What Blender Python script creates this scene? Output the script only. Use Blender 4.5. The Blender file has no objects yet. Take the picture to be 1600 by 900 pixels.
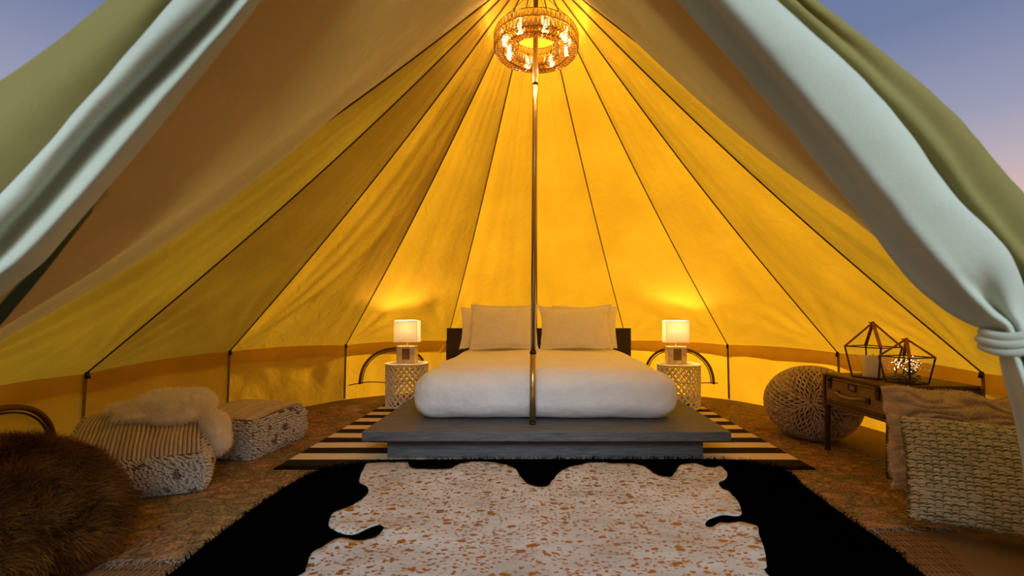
import bpy, math, random
import numpy as np
from mathutils import Vector, Matrix, noise

random.seed(7)
rng = np.random.default_rng(7)
R = math.radians
scene = bpy.context.scene
COL = scene.collection

# ------------------------------------------------------------------ camera, sky, sun, lights, exposure
CX, CY, F = 840.0, 490.0, 700.0            # principal point and focal length in the 1600x900 frame
CAMZ = 1.0
cam_d = bpy.data.cameras.new('camera')
cam_d.sensor_width = 36.0
cam_d.lens = 36.0 * F / 1600.0
cam_d.shift_x = (800.0 - CX) / 1600.0
cam_d.shift_y = (CY - 450.0) / 1600.0
cam_d.clip_start = 0.05
cam_d.dof.use_dof = True
cam_d.dof.focus_distance = 4.2
cam_d.dof.aperture_fstop = 2.4
cam = bpy.data.objects.new('camera', cam_d)
cam.location = (0, 0, CAMZ)
cam.rotation_euler = (R(90), 0, 0)
COL.objects.link(cam)
scene.camera = cam

world = bpy.data.worlds.new('dusk_sky')
scene.world = world
world.use_nodes = True
wn, wl = world.node_tree.nodes, world.node_tree.links
wn.clear()
w_out = wn.new('ShaderNodeOutputWorld')
w_bg = wn.new('ShaderNodeBackground')
w_tc = wn.new('ShaderNodeTexCoord')
w_sep = wn.new('ShaderNodeSeparateXYZ')
w_ramp = wn.new('ShaderNodeValToRGB')
wl.new(w_tc.outputs['Generated'], w_sep.inputs[0])
wl.new(w_sep.outputs['Z'], w_ramp.inputs[0])
cr = w_ramp.color_ramp
stops = [(0.0, (.80, .45, .27)), (.15, (.74, .46, .34)), (.22, (.50, .40, .43)), (.31, (.30, .305, .42)),
         (.45, (.15, .19, .33)), (1.0, (.06, .09, .22))]
while len(cr.elements) < len(stops):
    cr.elements.new(0.5)
for e, (p, c) in zip(cr.elements, stops):
    e.position = p
    e.color = (*c, 1)
wl.new(w_ramp.outputs[0], w_bg.inputs[0])
w_bg.inputs[1].default_value = 1.0
wl.new(w_bg.outputs[0], w_out.inputs[0])

SUN_AZ, SUN_EL = R(25), R(11)
sun_d = bpy.data.lights.new('low_sun', 'SUN')
sun_d.energy = 5.9
sun_d.color = (1.0, .74, .30)
sun_d.angle = R(6)
sun = bpy.data.objects.new('low_sun', sun_d)
sdir = -Vector((math.sin(SUN_AZ), math.cos(SUN_AZ), math.tan(SUN_EL)))
sun.rotation_euler = sdir.to_track_quat('-Z', 'Y').to_euler()
COL.objects.link(sun)

fill_d = bpy.data.lights.new('evening_fill', 'AREA')  # added soft light behind the camera, stands in for the cool evening light
fill_d.shape = 'RECTANGLE'
fill_d.size, fill_d.size_y = 8.0, 2.4
fill_d.energy = 800
fill_d.color = (.70, .87, 1.0)
fill = bpy.data.objects.new('evening_fill', fill_d)
fill.location = (0.3, -7.4, 5.9)
fill.rotation_euler = (Vector((0, 1.6, .9)) - Vector(fill.location)).to_track_quat('-Z', 'Y').to_euler()
COL.objects.link(fill)

vs = scene.view_settings
vs.view_transform = 'Standard'
vs.look = 'None'
vs.exposure = 0.15
vs.gamma = 1.0
vs.use_curve_mapping = False
scene.cycles.max_bounces = 9
scene.cycles.diffuse_bounces = 5
scene.cycles.transparent_max_bounces = 24
scene.cycles.caustics_reflective = False
scene.cycles.caustics_refractive = False
scene.cycles.sample_clamp_indirect = 6.0

# ------------------------------------------------------------------ helpers
def at(px, py, Y):
    return Vector(((px - CX) / F * Y, Y, CAMZ - (py - CY) / F * Y))

def on(px, py, z=0.0):
    Y = F * (CAMZ - z) / (py - CY)
    return Vector(((px - CX) / F * Y, Y, z))

def fast_mesh(name, V, quads=None, tris=None, tint=None, smooth=True):
    V = np.asarray(V, dtype=np.float32).reshape(-1, 3)
    q = np.zeros((0, 4), np.int32) if quads is None else np.asarray(quads, np.int32).reshape(-1, 4)
    t = np.zeros((0, 3), np.int32) if tris is None else np.asarray(tris, np.int32).reshape(-1, 3)
    me = bpy.data.meshes.new(name)
    me.vertices.add(len(V))
    me.vertices.foreach_set('co', V.ravel())
    me.loops.add(q.size + t.size)
    me.loops.foreach_set('vertex_index', np.concatenate([q.ravel(), t.ravel()]))
    me.polygons.add(len(q) + len(t))
    starts = np.concatenate([np.arange(len(q)) * 4, q.size + np.arange(len(t)) * 3])
    me.polygons.foreach_set('loop_start', starts.astype(np.int32))
    if tint is not None:
        a = me.attributes.new('tint', 'FLOAT', 'POINT')
        a.data.foreach_set('value', np.asarray(tint, np.float32).ravel())
    me.update(calc_edges=True)
    me.validate()
    me.polygons.foreach_set('use_smooth', np.full(len(me.polygons), smooth))
    return me

def link(name, me, mat, parent=None, loc=None, rot=None):
    o = bpy.data.objects.new(name, me)
    if mat is not None and len(me.materials) == 0:
        me.materials.append(mat)
    COL.objects.link(o)
    if parent is not None:
        o.parent = parent
    if loc is not None:
        o.location = loc
    if rot is not None:
        o.rotation_euler = rot
    return o

def tag(o, label, cat, group=None, kind=None):
    o['label'] = label
    o['category'] = cat
    if group:
        o['group'] = group
    if kind:
        o['kind'] = kind
    return o

def thing(name, label, cat, loc=(0, 0, 0), rotz=0.0, group=None, kind=None):
    o = bpy.data.objects.new(name, None)
    o.empty_display_size = .05
    COL.objects.link(o)
    o.location = loc
    o.rotation_euler = (0, 0, rotz)
    return tag(o, label, cat, group, kind)

def copy_tree(o, parent=None):
    c = o.copy()
    COL.objects.link(c)
    c.parent = parent
    for ch in list(o.children):
        copy_tree(ch, c)
    return c

class MB:
    def __init__(self):
        self.v, self.f = [], []
    def add(self, vs_, fs_):
        k = len(self.v)
        self.v.extend([tuple(p) for p in vs_])
        self.f.extend([tuple(i + k for i in f) for f in fs_])
        return self
    def box(self, c, s, rot=None):
        hx, hy, hz = s[0] / 2, s[1] / 2, s[2] / 2
        pts = [Vector((x, y, z)) for x in (-hx, hx) for y in (-hy, hy) for z in (-hz, hz)]
        if rot is not None:
            pts = [rot @ p for p in pts]
        pts = [p + Vector(c) for p in pts]
        return self.add(pts, [(0, 1, 3, 2), (4, 6, 7, 5), (0, 4, 5, 1), (2, 3, 7, 6), (0, 2, 6, 4), (1, 5, 7, 3)])
    def bar(self, a, b, w, t, up=Vector((0, 0, 1))):
        a, b = Vector(a), Vector(b)
        d = (b - a).normalized()
        s = d.cross(up)
        if s.length < 1e-4:
            s = d.cross(Vector((0, 1, 0)))
        s.normalize()
        n = s.cross(d).normalized()
        pts = []
        for p in (a, b):
            for i, j in ((-1, -1), (1, -1), (1, 1), (-1, 1)):
                pts.append(p + s * (w / 2 * i) + n * (t / 2 * j))
        return self.add(pts, [(3, 2, 1, 0), (4, 5, 6, 7), (0, 1, 5, 4), (1, 2, 6, 5), (2, 3, 7, 6), (3, 0, 4, 7)])
    def tube(self, pts, r, n=8, cap=True):
        pts = [Vector(p) for p in pts]
        rs = r if isinstance(r, (list, tuple)) else [r] * len(pts)
        vs_, fs_ = [], []
        prev = None
        for i, p in enumerate(pts):
            d = (pts[min(i + 1, len(pts) - 1)] - pts[max(i - 1, 0)]).normalized()
            if prev is None:
                u = d.cross(Vector((0, 0, 1)))
                if u.length < 1e-3:
                    u = d.cross(Vector((0, 1, 0)))
                u.normalize()
            else:
                u = (prev - d * prev.dot(d)).normalized()
            prev = u
            w = d.cross(u)
            for k in range(n):
                a = 2 * math.pi * k / n
                vs_.append(p + (u * math.cos(a) + w * math.sin(a)) * rs[i])
        for i in range(len(pts) - 1):
            for k in range(n):
                k2 = (k + 1) % n
                fs_.append((i * n + k, i * n + k2, (i + 1) * n + k2, (i + 1) * n + k))
        if cap:
            fs_.append(tuple(range(n))[::-1])
            fs_.append(tuple((len(pts) - 1) * n + k for k in range(n)))
        return self.add(vs_, fs_)
    def lathe(self, prof, n=32, c=(0, 0, 0), closed=False):
        vs_, fs_ = [], []
        m = len(prof)
        for r, z in prof:
            for k in range(n):
                a = 2 * math.pi * k / n
                vs_.append((c[0] + r * math.cos(a), c[1] + r * math.sin(a), c[2] + z))
        for i in range(m if closed else m - 1):
            j = (i + 1) % m
            for k in range(n):
                k2 = (k + 1) % n
                fs_.append((i * n + k, i * n + k2, j * n + k2, j * n + k))
        return self.add(vs_, fs_)
    def build(self, name, mat, parent=None, smooth=False, bevel=0.0, loc=None, rot=None):
        me = bpy.data.meshes.new(name)
        me.from_pydata(self.v, [], self.f)
        me.update()
        if smooth:
            me.polygons.foreach_set('use_smooth', [True] * len(me.polygons))
        o = link(name, me, mat, parent, loc, rot)
        if bevel:
            b = o.modifiers.new('bevel', 'BEVEL')
            b.width = bevel
            b.segments = 2
            b.limit_method = 'ANGLE'
            b.angle_limit = R(35)
        return o

def grid_faces(nu, nv, off=0, wrap_u=False):
    fs = []
    for j in range(nv - 1):
        for i in range(nu if wrap_u else nu - 1):
            i2 = (i + 1) % nu
            fs.append((off + j * nu + i, off + j * nu + i2, off + (j + 1) * nu + i2, off + (j + 1) * nu + i))
    return fs

def tubes(P, r, sides=5, tint=None):
    """P (N,K,3) polylines, r scalar or (N,K): returns V, quads, tint per vertex"""
    P = np.asarray(P, float)
    N, K, _ = P.shape
    T = np.empty_like(P)
    T[:, 1:-1] = P[:, 2:] - P[:, :-2]
    T[:, 0] = P[:, 1] - P[:, 0]
    T[:, -1] = P[:, -1] - P[:, -2]
    T /= np.linalg.norm(T, axis=2, keepdims=True) + 1e-9
    ref = np.tile(np.array([.31, .52, .79]), (N, K, 1))
    U = np.cross(T, ref)
    U /= np.linalg.norm(U, axis=2, keepdims=True) + 1e-9
    W = np.cross(T, U)
    rr = np.broadcast_to(np.asarray(r, float), (N, K))[..., None, None]
    a = np.arange(sides) * 2 * math.pi / sides
    V = P[:, :, None, :] + rr * (U[:, :, None, :] * np.cos(a)[None, None, :, None] + W[:, :, None, :] * np.sin(a)[None, None, :, None])
    idx = np.arange(N * K * sides).reshape(N, K, sides)
    i2 = np.roll(idx, -1, axis=2)
    q = np.stack([idx[:, :-1], i2[:, :-1], i2[:, 1:], idx[:, 1:]], axis=-1).reshape(-1, 4)
    tv = None
    if tint is not None:
        tv = np.broadcast_to(np.asarray(tint, float)[:, None, None], (N, K, sides)).ravel()
    return V.reshape(-1, 3), q, tv

def sample_mesh(me, n, seed=0):
    g = np.random.default_rng(seed)
    me.calc_loop_triangles()
    V = np.empty(len(me.vertices) * 3, np.float32)
    me.vertices.foreach_get('co', V)
    V = V.reshape(-1, 3)
    T = np.empty(len(me.loop_triangles) * 3, np.int32)
    me.loop_triangles.foreach_get('vertices', T)
    T = T.reshape(-1, 3)
    Nn = np.empty(len(me.vertices) * 3, np.float32)
    me.vertices.foreach_get('normal', Nn)
    Nn = Nn.reshape(-1, 3)
    A, B, C = V[T[:, 0]], V[T[:, 1]], V[T[:, 2]]
    ar = np.linalg.norm(np.cross(B - A, C - A), axis=1)
    ti = g.choice(len(T), n, p=ar / ar.sum())
    u, v = g.random(n), g.random(n)
    m = u + v > 1
    u[m], v[m] = 1 - u[m], 1 - v[m]
    w = 1 - u - v
    P = A[ti] * w[:, None] + B[ti] * u[:, None] + C[ti] * v[:, None]
    NN = Nn[T[ti, 0]] * w[:, None] + Nn[T[ti, 1]] * u[:, None] + Nn[T[ti, 2]] * v[:, None]
    NN /= np.linalg.norm(NN, axis=1, keepdims=True) + 1e-9
    return P, NN

def fur(name, P, N, length, width, mat, parent, lean=.5, clump=.4, droop=.3, seed=1, clump_scale=14.0, tint_scale=6.0):
    g = np.random.default_rng(seed)
    n = len(P)
    L = length * (.6 + .8 * g.random(n))
    # flow field from smooth noise makes tufts
    flow = np.array([noise.noise_vector(Vector(p) * clump_scale) for p in P.tolist()])
    tn = np.array([noise.noise(Vector(p) * tint_scale + Vector((5, 3, 1))) for p in P.tolist()])
    D = N + lean * flow + clump * .5 * g.normal(size=(n, 3))
    D /= np.linalg.norm(D, axis=1, keepdims=True) + 1e-9
    D2 = D + np.array([0, 0, -droop]) + lean * .5 * flow
    D2 /= np.linalg.norm(D2, axis=1, keepdims=True) + 1e-9
    side = np.cross(D, g.normal(size=(n, 3)))
    side /= np.linalg.norm(side, axis=1, keepdims=True) + 1e-9
    b = P - N * .004
    m = b + D * (L * .5)[:, None]
    t = m + D2 * (L * .5)[:, None]
    w = width * (.6 + .8 * g.random(n))[:, None]
    V = np.stack([b - side * w * .5, b + side * w * .5, m + side * w * .42, m - side * w * .42, t], axis=1).reshape(-1, 3)
    k = np.arange(n)[:, None] * 5
    q = k + np.array([[0, 1, 2, 3]])
    tr = k + np.array([[3, 2, 4]])
    tint = np.clip(.5 + .55 * tn + .28 * g.normal(size=n), 0, 1)
    me = fast_mesh(name, V, q, tr, np.repeat(tint, 5))
    o = link(name, me, mat, parent)
    o['kind'] = 'stuff'
    return o

def rounded_box(w, d, h, r, n=16):
    """subdivided cube pushed to a rounded box; returns verts (list of Vector, centred) and faces"""
    idx, vs_, fs_ = {}, [], []
    def vid(p):
        key = tuple(round(c, 5) for c in p)
        if key not in idx:
            idx[key] = len(vs_)
            vs_.append(p)
        return idx[key]
    half = Vector((w / 2, d / 2, h / 2))
    ts = [-1 + 2 * i / n for i in range(n + 1)]
    # finer towards the edges
    ts = [math.sin(t * math.pi / 2) * .45 + t * .55 for t in ts]
    for ax in range(3):
        for sgn in (-1, 1):
            for i in range(n):
                for j in range(n):
                    quad = []
                    for (a, b) in ((ts[i], ts[j]), (ts[i + 1], ts[j]), (ts[i + 1], ts[j + 1]), (ts[i], ts[j + 1])):
                        p = [0, 0, 0]
                        p[ax] = sgn
                        p[(ax + 1) % 3] = a
                        p[(ax + 2) % 3] = b
                        quad.append(vid(p))
                    fs_.append(tuple(quad) if sgn > 0 else tuple(quad[::-1]))
    out = []
    for p in vs_:
        q = Vector((p[0] * half.x, p[1] * half.y, p[2] * half.z))
        inner = Vector([max(-(half[k] - r), min(half[k] - r, q[k])) for k in range(3)])
        dv = q - inner
        if dv.length > 1e-9:
            q = inner + dv.normalized() * r
        out.append((q, Vector(p)))
    return out, fs_

def mesh_from(name, verts, faces, smooth=True):
    me = bpy.data.meshes.new(name)
    me.from_pydata([tuple(v) for v in verts], [], faces)
    me.update()
    me.polygons.foreach_set('use_smooth', [smooth] * len(me.polygons))
    return me

# ------------------------------------------------------------------ materials
def new_mat(name):
    m = bpy.data.materials.new(name)
    m.use_nodes = True
    nt = m.node_tree
    nt.nodes.clear()
    out = nt.nodes.new('ShaderNodeOutputMaterial')
    return m, nt.nodes, nt.links, out

def nd(ns, kind, **kw):
    n = ns.new(kind)
    for k, v in kw.items():
        if k in n.inputs:
            n.inputs[k].default_value = v
        else:
            setattr(n, k, v)
    return n

def ramp(ns, pts):
    r_ = ns.new('ShaderNodeValToRGB')
    e = r_.color_ramp.elements
    while len(e) < len(pts):
        e.new(.5)
    for el, (p, c) in zip(e, pts):
        el.position = p
        el.color = (*c, 1) if len(c) == 3 else c
    return r_

def plain(name, col, rough=.6, metal=0.0, var=.12, scale=20.0, bump=0.0, bscale=200.0, stretch=(1, 1, 1), sheen=0.0, spec=.4, coat=0.0, bdist=.01):
    """principled surface with a noise-driven colour variation and fine relief"""
    m, ns, ls, out = new_mat(name)
    b = nd(ns, 'ShaderNodeBsdfPrincipled', Roughness=rough, Metallic=metal)
    b.inputs['Specular IOR Level'].default_value = spec
    b.inputs['Sheen Weight'].default_value = sheen
    b.inputs['Coat Weight'].default_value = coat
    tc = nd(ns, 'ShaderNodeTexCoord')
    mp = nd(ns, 'ShaderNodeMapping')
    mp.inputs['Scale'].default_value = stretch
    ls.new(tc.outputs['Object'], mp.inputs[0])
    nz = nd(ns, 'ShaderNodeTexNoise', Scale=scale, Detail=4.0)
    ls.new(mp.outputs[0], nz.inputs['Vector'])
    lo = [c * (1 - var) for c in col]
    hi = [min(1, c * (1 + var)) for c in col]
    rp = ramp(ns, [(.3, lo), (.7, hi)])
    ls.new(nz.outputs['Fac'], rp.inputs[0])
    ls.new(rp.outputs[0], b.inputs['Base Color'])
    if bump:
        bz = nd(ns, 'ShaderNodeTexNoise', Scale=bscale, Detail=3.0)
        ls.new(mp.outputs[0], bz.inputs['Vector'])
        bp = nd(ns, 'ShaderNodeBump', Strength=bump, Distance=bdist)
        ls.new(bz.outputs['Fac'], bp.inputs['Height'])
        ls.new(bp.outputs[0], b.inputs['Normal'])
    ls.new(b.outputs[0], out.inputs[0])
    return m

def tinted(name, c0, c1, rough=.8, sheen=.2, trans=0.0, mid=None, spec=.2):
    """fibre / yarn surface: colour from the per-strand tint attribute"""
    m, ns, ls, out = new_mat(name)
    if spec < .1:
        b = nd(ns, 'ShaderNodeBsdfDiffuse', Roughness=.5)
    else:
        b = nd(ns, 'ShaderNodeBsdfPrincipled', Roughness=rough)
        b.inputs['Specular IOR Level'].default_value = spec
        b.inputs['Sheen Weight'].default_value = sheen
    at_ = nd(ns, 'ShaderNodeAttribute', attribute_name='tint')
    pts = [(0, c0), (1, c1)] if mid is None else [(0, c0), (.5, mid), (1, c1)]
    rp = ramp(ns, pts)
    ls.new(at_.outputs['Fac'], rp.inputs[0])
    ls.new(rp.outputs[0], b.inputs[0])
    if trans:
        t = nd(ns, 'ShaderNodeBsdfTranslucent')
        ls.new(rp.outputs[0], t.inputs[0])
        mx = nd(ns, 'ShaderNodeMixShader', Fac=trans)
        ls.new(b.outputs[0], mx.inputs[1])
        ls.new(t.outputs[0], mx.inputs[2])
        ls.new(mx.outputs[0], out.inputs[0])
    else:
        ls.new(b.outputs[0], out.inputs[0])
    return m

def canvas(name, refl, trans, mix=.5, wscale=260.0, crease=.35):
    m, ns, ls, out = new_mat(name)
    d = nd(ns, 'ShaderNodeBsdfDiffuse', Roughness=.4)
    t = nd(ns, 'ShaderNodeBsdfTranslucent')
    mx = nd(ns, 'ShaderNodeMixShader', Fac=mix)
    tc = nd(ns, 'ShaderNodeTexCoord')
    n1 = nd(ns, 'ShaderNodeTexNoise', Scale=wscale, Detail=2.0)
    n2 = nd(ns, 'ShaderNodeTexNoise', Scale=2.2, Detail=3.0)
    ls.new(tc.outputs['Object'], n1.inputs['Vector'])
    ls.new(tc.outputs['Object'], n2.inputs['Vector'])
    ad = nd(ns, 'ShaderNodeMath', operation='MULTIPLY_ADD')
    ls.new(n1.outputs['Fac'], ad.inputs[0])
    ad.inputs[1].default_value = .5
    ls.new(n2.outputs['Fac'], ad.inputs[2])
    for col, sh in ((refl, d), (trans, t)):
        rp = ramp(ns, [(.45, [c * .86 for c in col]), (1.0, [min(1, c * 1.1) for c in col])])
        ls.new(ad.outputs[0], rp.inputs[0])
        ls.new(rp.outputs[0], sh.inputs['Color'])
    # soft creases in the cloth + thread grain
    n3 = nd(ns, 'ShaderNodeTexNoise', Scale=7.0, Detail=5.0, Distortion=1.2)
    ls.new(tc.outputs['Object'], n3.inputs['Vector'])
    b1 = nd(ns, 'ShaderNodeBump', Strength=crease, Distance=.02)
    ls.new(n3.outputs['Fac'], b1.inputs['Height'])
    b2 = nd(ns, 'ShaderNodeBump', Strength=.12, Distance=.002)
    ls.new(n1.outputs['Fac'], b2.inputs['Height'])
    ls.new(b1.outputs[0], b2.inputs['Normal'])
    ls.new(b2.outputs[0], d.inputs['Normal'])
    ls.new(b2.outputs[0], t.inputs['Normal'])
    ls.new(d.outputs[0], mx.inputs[1])
    ls.new(t.outputs[0], mx.inputs[2])
    ls.new(mx.outputs[0], out.inputs[0])
    return m

def clear(name, tint=(1, 1, 1), gloss=.12, rough=.03, gcol=(1, 1, 1)):
    m, ns, ls, out = new_mat(name)
    t = nd(ns, 'ShaderNodeBsdfTransparent')
    t.inputs[0].default_value = (*tint, 1)
    g = nd(ns, 'ShaderNodeBsdfGlossy', Roughness=rough)
    g.inputs[0].default_value = (*gcol, 1)
    lw = nd(ns, 'ShaderNodeLayerWeight', Blend=.5)
    pw_ = nd(ns, 'ShaderNodeMath', operation='POWER')
    ls.new(lw.outputs['Facing'], pw_.inputs[0])
    pw_.inputs[1].default_value = 4.0
    ad = nd(ns, 'ShaderNodeMath', operation='MULTIPLY_ADD')
    ad.use_clamp = True
    ls.new(pw_.outputs[0], ad.inputs[0])
    ad.inputs[1].default_value = .45
    ad.inputs[2].default_value = gloss
    mx = nd(ns, 'ShaderNodeMixShader')
    ls.new(ad.outputs[0], mx.inputs[0])
    ls.new(t.outputs[0], mx.inputs[1])
    ls.new(g.outputs[0], mx.inputs[2])
    ls.new(mx.outputs[0], out.inputs[0])
    return m

def emitter(name, col, s):
    m, ns, ls, out = new_mat(name)
    e = nd(ns, 'ShaderNodeEmission', Strength=s)
    e.inputs[0].default_value = (*col, 1)
    ls.new(e.outputs[0], out.inputs[0])
    return m

def wood(name, dark, light, stretch=(1, 12, 12), scale=6.0, rough=.6, bump=.25):
    m, ns, ls, out = new_mat(name)
    b = nd(ns, 'ShaderNodeBsdfPrincipled', Roughness=rough)
    b.inputs['Specular IOR Level'].default_value = .3
    tc = nd(ns, 'ShaderNodeTexCoord')
    mp = nd(ns, 'ShaderNodeMapping')
    mp.inputs['Scale'].default_value = stretch
    ls.new(tc.outputs['Object'], mp.inputs[0])
    nz = nd(ns, 'ShaderNodeTexNoise', Scale=scale, Detail=8.0, Roughness=.7, Distortion=.4)
    ls.new(mp.outputs[0], nz.inputs['Vector'])
    rp = ramp(ns, [(.3, dark), (.7, light)])
    ls.new(nz.outputs['Fac'], rp.inputs[0])
    ls.new(rp.outputs[0], b.inputs['Base Color'])
    # rough-sawn cross marks
    wv = nd(ns, 'ShaderNodeTexNoise', Scale=120.0, Detail=2.0)
    ls.new(tc.outputs['Object'], wv.inputs['Vector'])
    mm = nd(ns, 'ShaderNodeMath', operation='ADD')
    ls.new(nz.outputs['Fac'], mm.inputs[0])
    ls.new(wv.outputs['Fac'], mm.inputs[1])
    bp = nd(ns, 'ShaderNodeBump', Strength=bump, Distance=.006)
    ls.new(mm.outputs[0], bp.inputs['Height'])
    ls.new(bp.outputs[0], b.inputs['Normal'])
    ls.new(b.outputs[0], out.inputs[0])
    return m

M = {}
M['roof'] = canvas('tent_roof_canvas', (.68, .37, .038), (.95, .53, .022), .50)
M['flap'] = canvas('door_canvas', (.63, .68, .55), (.6, .55, .42), .12, crease=.15)
M['olive'] = canvas('outer_canvas_shaded', (.33, .285, .10), (.45, .39, .14), .18, crease=.2)  # olive puts the shade on the outer flap layer into its colour
M['vest'] = canvas('porch_canvas', (.64, .42, .15), (.85, .52, .10), .30)
M['valance'] = canvas('valance_canvas', (.45, .30, .10), (.80, .58, .22), .50)
M['seam'] = plain('seam_tape', (.09, .04, .008), .8, var=.2)
M['strap'] = plain('webbing', (.20, .13, .05), .8, var=.2)
M['piping'] = plain('window_piping', (.13, .055, .022), .55, var=.25, scale=40)
M['dark'] = plain('black_rubber', (.012, .010, .008), .6)
M['greentape'] = plain('green_zip_tape', (.035, .055, .018), .6, var=.3)
M['ground'] = plain('ground', (.16, .12, .07), .95, var=.4, scale=3)
M['sheet'] = plain('groundsheet', (.17, .105, .045), .75, var=.18, scale=3, bump=.12, bscale=9)
M['brass'] = plain('brushed_brass', (.62, .45, .20), .28, 1.0, var=.08, scale=60, stretch=(8, 8, 1))
M['darkwood'] = wood('dark_stained_wood', (.018, .010, .005), (.05, .03, .016))
M['greywood'] = wood('grey_rough_wood', (.055, .055, .058), (.17, .165, .16))
M['white'] = plain('white_bedding', (.86, .855, .84), .85, var=.03, scale=6, bump=.6, bscale=7.0, sheen=.15, bdist=.035)
M['pillow'] = plain('white_pillowcase', (.86, .84, .81), .85, var=.03, scale=8, bump=.8, bscale=9.0, sheen=.15, bdist=.03)
M['tablewhite'] = plain('cream_lacquer', (.88, .83, .73), .45, var=.06, scale=15)
m, ns, ls, out = new_mat('cut_crystal')
gl = nd(ns, 'ShaderNodeBsdfGlass', Roughness=.03, IOR=1.5)
gl.inputs['Color'].default_value = (1.0, .90, .74, 1)
tr = nd(ns, 'ShaderNodeBsdfTransparent')
tr.inputs[0].default_value = (1, .93, .82, 1)
lw = nd(ns, 'ShaderNodeLayerWeight', Blend=.5)
rp = ramp(ns, [(.15, (1.0, .92, .78)), (.55, (.80, .62, .38)), (.85, (.22, .13, .05))])
ls.new(lw.outputs['Facing'], rp.inputs[0])
ls.new(rp.outputs[0], gl.inputs['Color'])
ls.new(rp.outputs[0], tr.inputs[0])
mx = nd(ns, 'ShaderNodeMixShader', Fac=.34)
ls.new(gl.outputs[0], mx.inputs[1])
ls.new(tr.outputs[0], mx.inputs[2])
ls.new(mx.outputs[0], out.inputs[0])
M['crystal'] = m
M['glass'] = clear('lantern_glass', (1, 1, 1), .03, .02)
M['wire'] = plain('bronze_wire', (.10, .055, .02), .4, .8, var=.2)
M['copper'] = plain('aged_copper_strip', (.34, .14, .04), .42, .7, var=.35, scale=30)
M['candle'] = plain('ivory_wax', (.78, .68, .50), .6, var=.04)
M['stone'] = plain('river_pebble', (.17, .14, .11), .5, var=.5, scale=30)
M['leaf'] = plain('succulent_leaf', (.10, .20, .06), .5, var=.4, scale=25)
M['suitcase'] = plain('tan_case_cloth', (.19, .115, .045), .6, var=.14, scale=9, bump=.15, bscale=220)
M['casewood'] = wood('case_walnut', (.06, .028, .010), (.15, .072, .026), (2, 14, 14), 5.0, .5, .1)
M['leather'] = plain('tan_leather', (.24, .13, .045), .5, var=.2, scale=30)
M['bronze'] = plain('dark_bronze', (.07, .045, .025), .4, .8, var=.3, scale=40)
M['bulb'] = emitter('warm_bulb', (1.0, .80, .50), 7.0)
M['fairy'] = emitter('fairy_light', (1.0, .62, .32), 4.5)

# ------------------------------------------------------------------ ground and floor
g = MB()
g.lathe([(0.001, 0), (60, 0)], 48)
tag(g.build('ground', M['ground'], loc=(0, 3.15, -.03)), 'bare dusky ground around the tent', 'ground', kind='structure')
TC = Vector((-.01, 3.15, 0))      # tent centre
TR = 3.0
fl = MB()
fl.lathe([(0.001, 0), (TR + .03, 0), (TR + .03, -.02)], 64)
floor = tag(fl.build('floor', M['sheet'], loc=TC), 'brown groundsheet floor of the bell tent', 'floor', kind='structure')
pf = MB()
pf.box((-.1, .35, -.012), (3.4, 1.3, .02))
pfo = pf.build('porch_sheet', M['sheet'], floor, loc=(0, -3.0, 0))

# ------------------------------------------------------------------ tent canvas
APEX_Z = 3.45
ANG = [-138, -116, -93.5, -71, -47.5, -23.3, 0.0, 23.3, 47.5, 70, 93, 116, 138]
ZW = {-138: .60, -116: .60, -93.5: .60, -71: .65, -47.5: .635, -23.3: .64, 0.0: .64, 23.3: .64, 47.5: .635, 70: .63, 93: .60, 116: .60, 138: .6}

def bend(a):
    return Vector((TC.x + TR * math.sin(R(a)), TC.y + TR * math.cos(R(a)), ZW[a]))

def top(a):
    return Vector((TC.x + .06 * math.sin(R(a)), TC.y + .06 * math.cos(R(a)), APEX_Z - .04))

def seam_pt(a, t):
    """t = 0 at the roof hem, 1 at the apex; the roof hangs in a slight curve"""
    p = bend(a).lerp(top(a), t)
    rad = Vector((math.sin(R(a)), math.cos(R(a)), 0))
    return p - rad * (.06 * math.sin(math.pi * t)) - Vector((0, 0, .03 * math.sin(math.pi * t)))

ceiling = thing('ceiling', 'yellow glowing canvas roof of the bell tent', 'tent roof', kind='structure')
NU, NV = 41, 50
def roof_panel(a0, a1):
    mid = R((a0 + a1) / 2)
    inward = Vector((-math.sin(mid), -math.cos(mid), -.9)).normalized()
    vs_ = []
    for j in range(NV):
        t = (j / (NV - 1)) ** 1.25
        A, B = seam_pt(a0, t), seam_pt(a1, t)
        for i in range(NU):
            u = i / (NU - 1)
            p = A.lerp(B, u)
            bell = 4 * u * (1 - u)
            p += inward * (bell * .035 * math.sin(math.pi * min(1, t * 1.1)))
            p.z += bell * .020 * (1 - t) ** 6 - .003 * (t == 0)
            # pull creases that fan out of the two hem corners
            fan = 0.0
            for (cu, sg) in ((0, 1), (1, -1)):
                du, dt = abs(u - cu) + 1e-3, t * 2.6 + 1e-3
                ang = math.atan2(dt, du)
                rr = math.hypot(du, dt)
                fan += math.sin(ang * 15 + a0 + sg) * math.exp(-rr * 2.6) * min(1, rr * 6) * (.034 if a0 == -71 else .018)
            n_ = noise.noise(Vector((u * 3.2 + a0, t * 3.0, 1.7))) * .014 + noise.noise(Vector((u * 9 + a0, t * 2.2, 4.7))) * .006
            edge = min(1, 6 * u * (1 - u)) * min(1, t * 14)
            if a0 == -71:      # deep pull folds fanning from the hem corner by the low pouf
                fan = 0
                for c_, amp in ((.22, .030), (.48, .026), (.85, .020)):
                    fan += amp * math.exp(-((u - .02 - c_ * t * 1.6) / (.022 + .10 * t)) ** 2) * math.exp(-t * 3.2) * min(1, t * 9)
            p += inward * ((n_ * (1 - .6 * t) + fan) * edge)
            vs_.append(p)
    return mesh_from('canvas_panel', vs_, grid_faces(NU, NV))
for a0, a1 in zip(ANG[1:-2], ANG[2:-1]):
    link('canvas_panel', roof_panel(a0, a1), M['roof'], ceiling)
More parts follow.
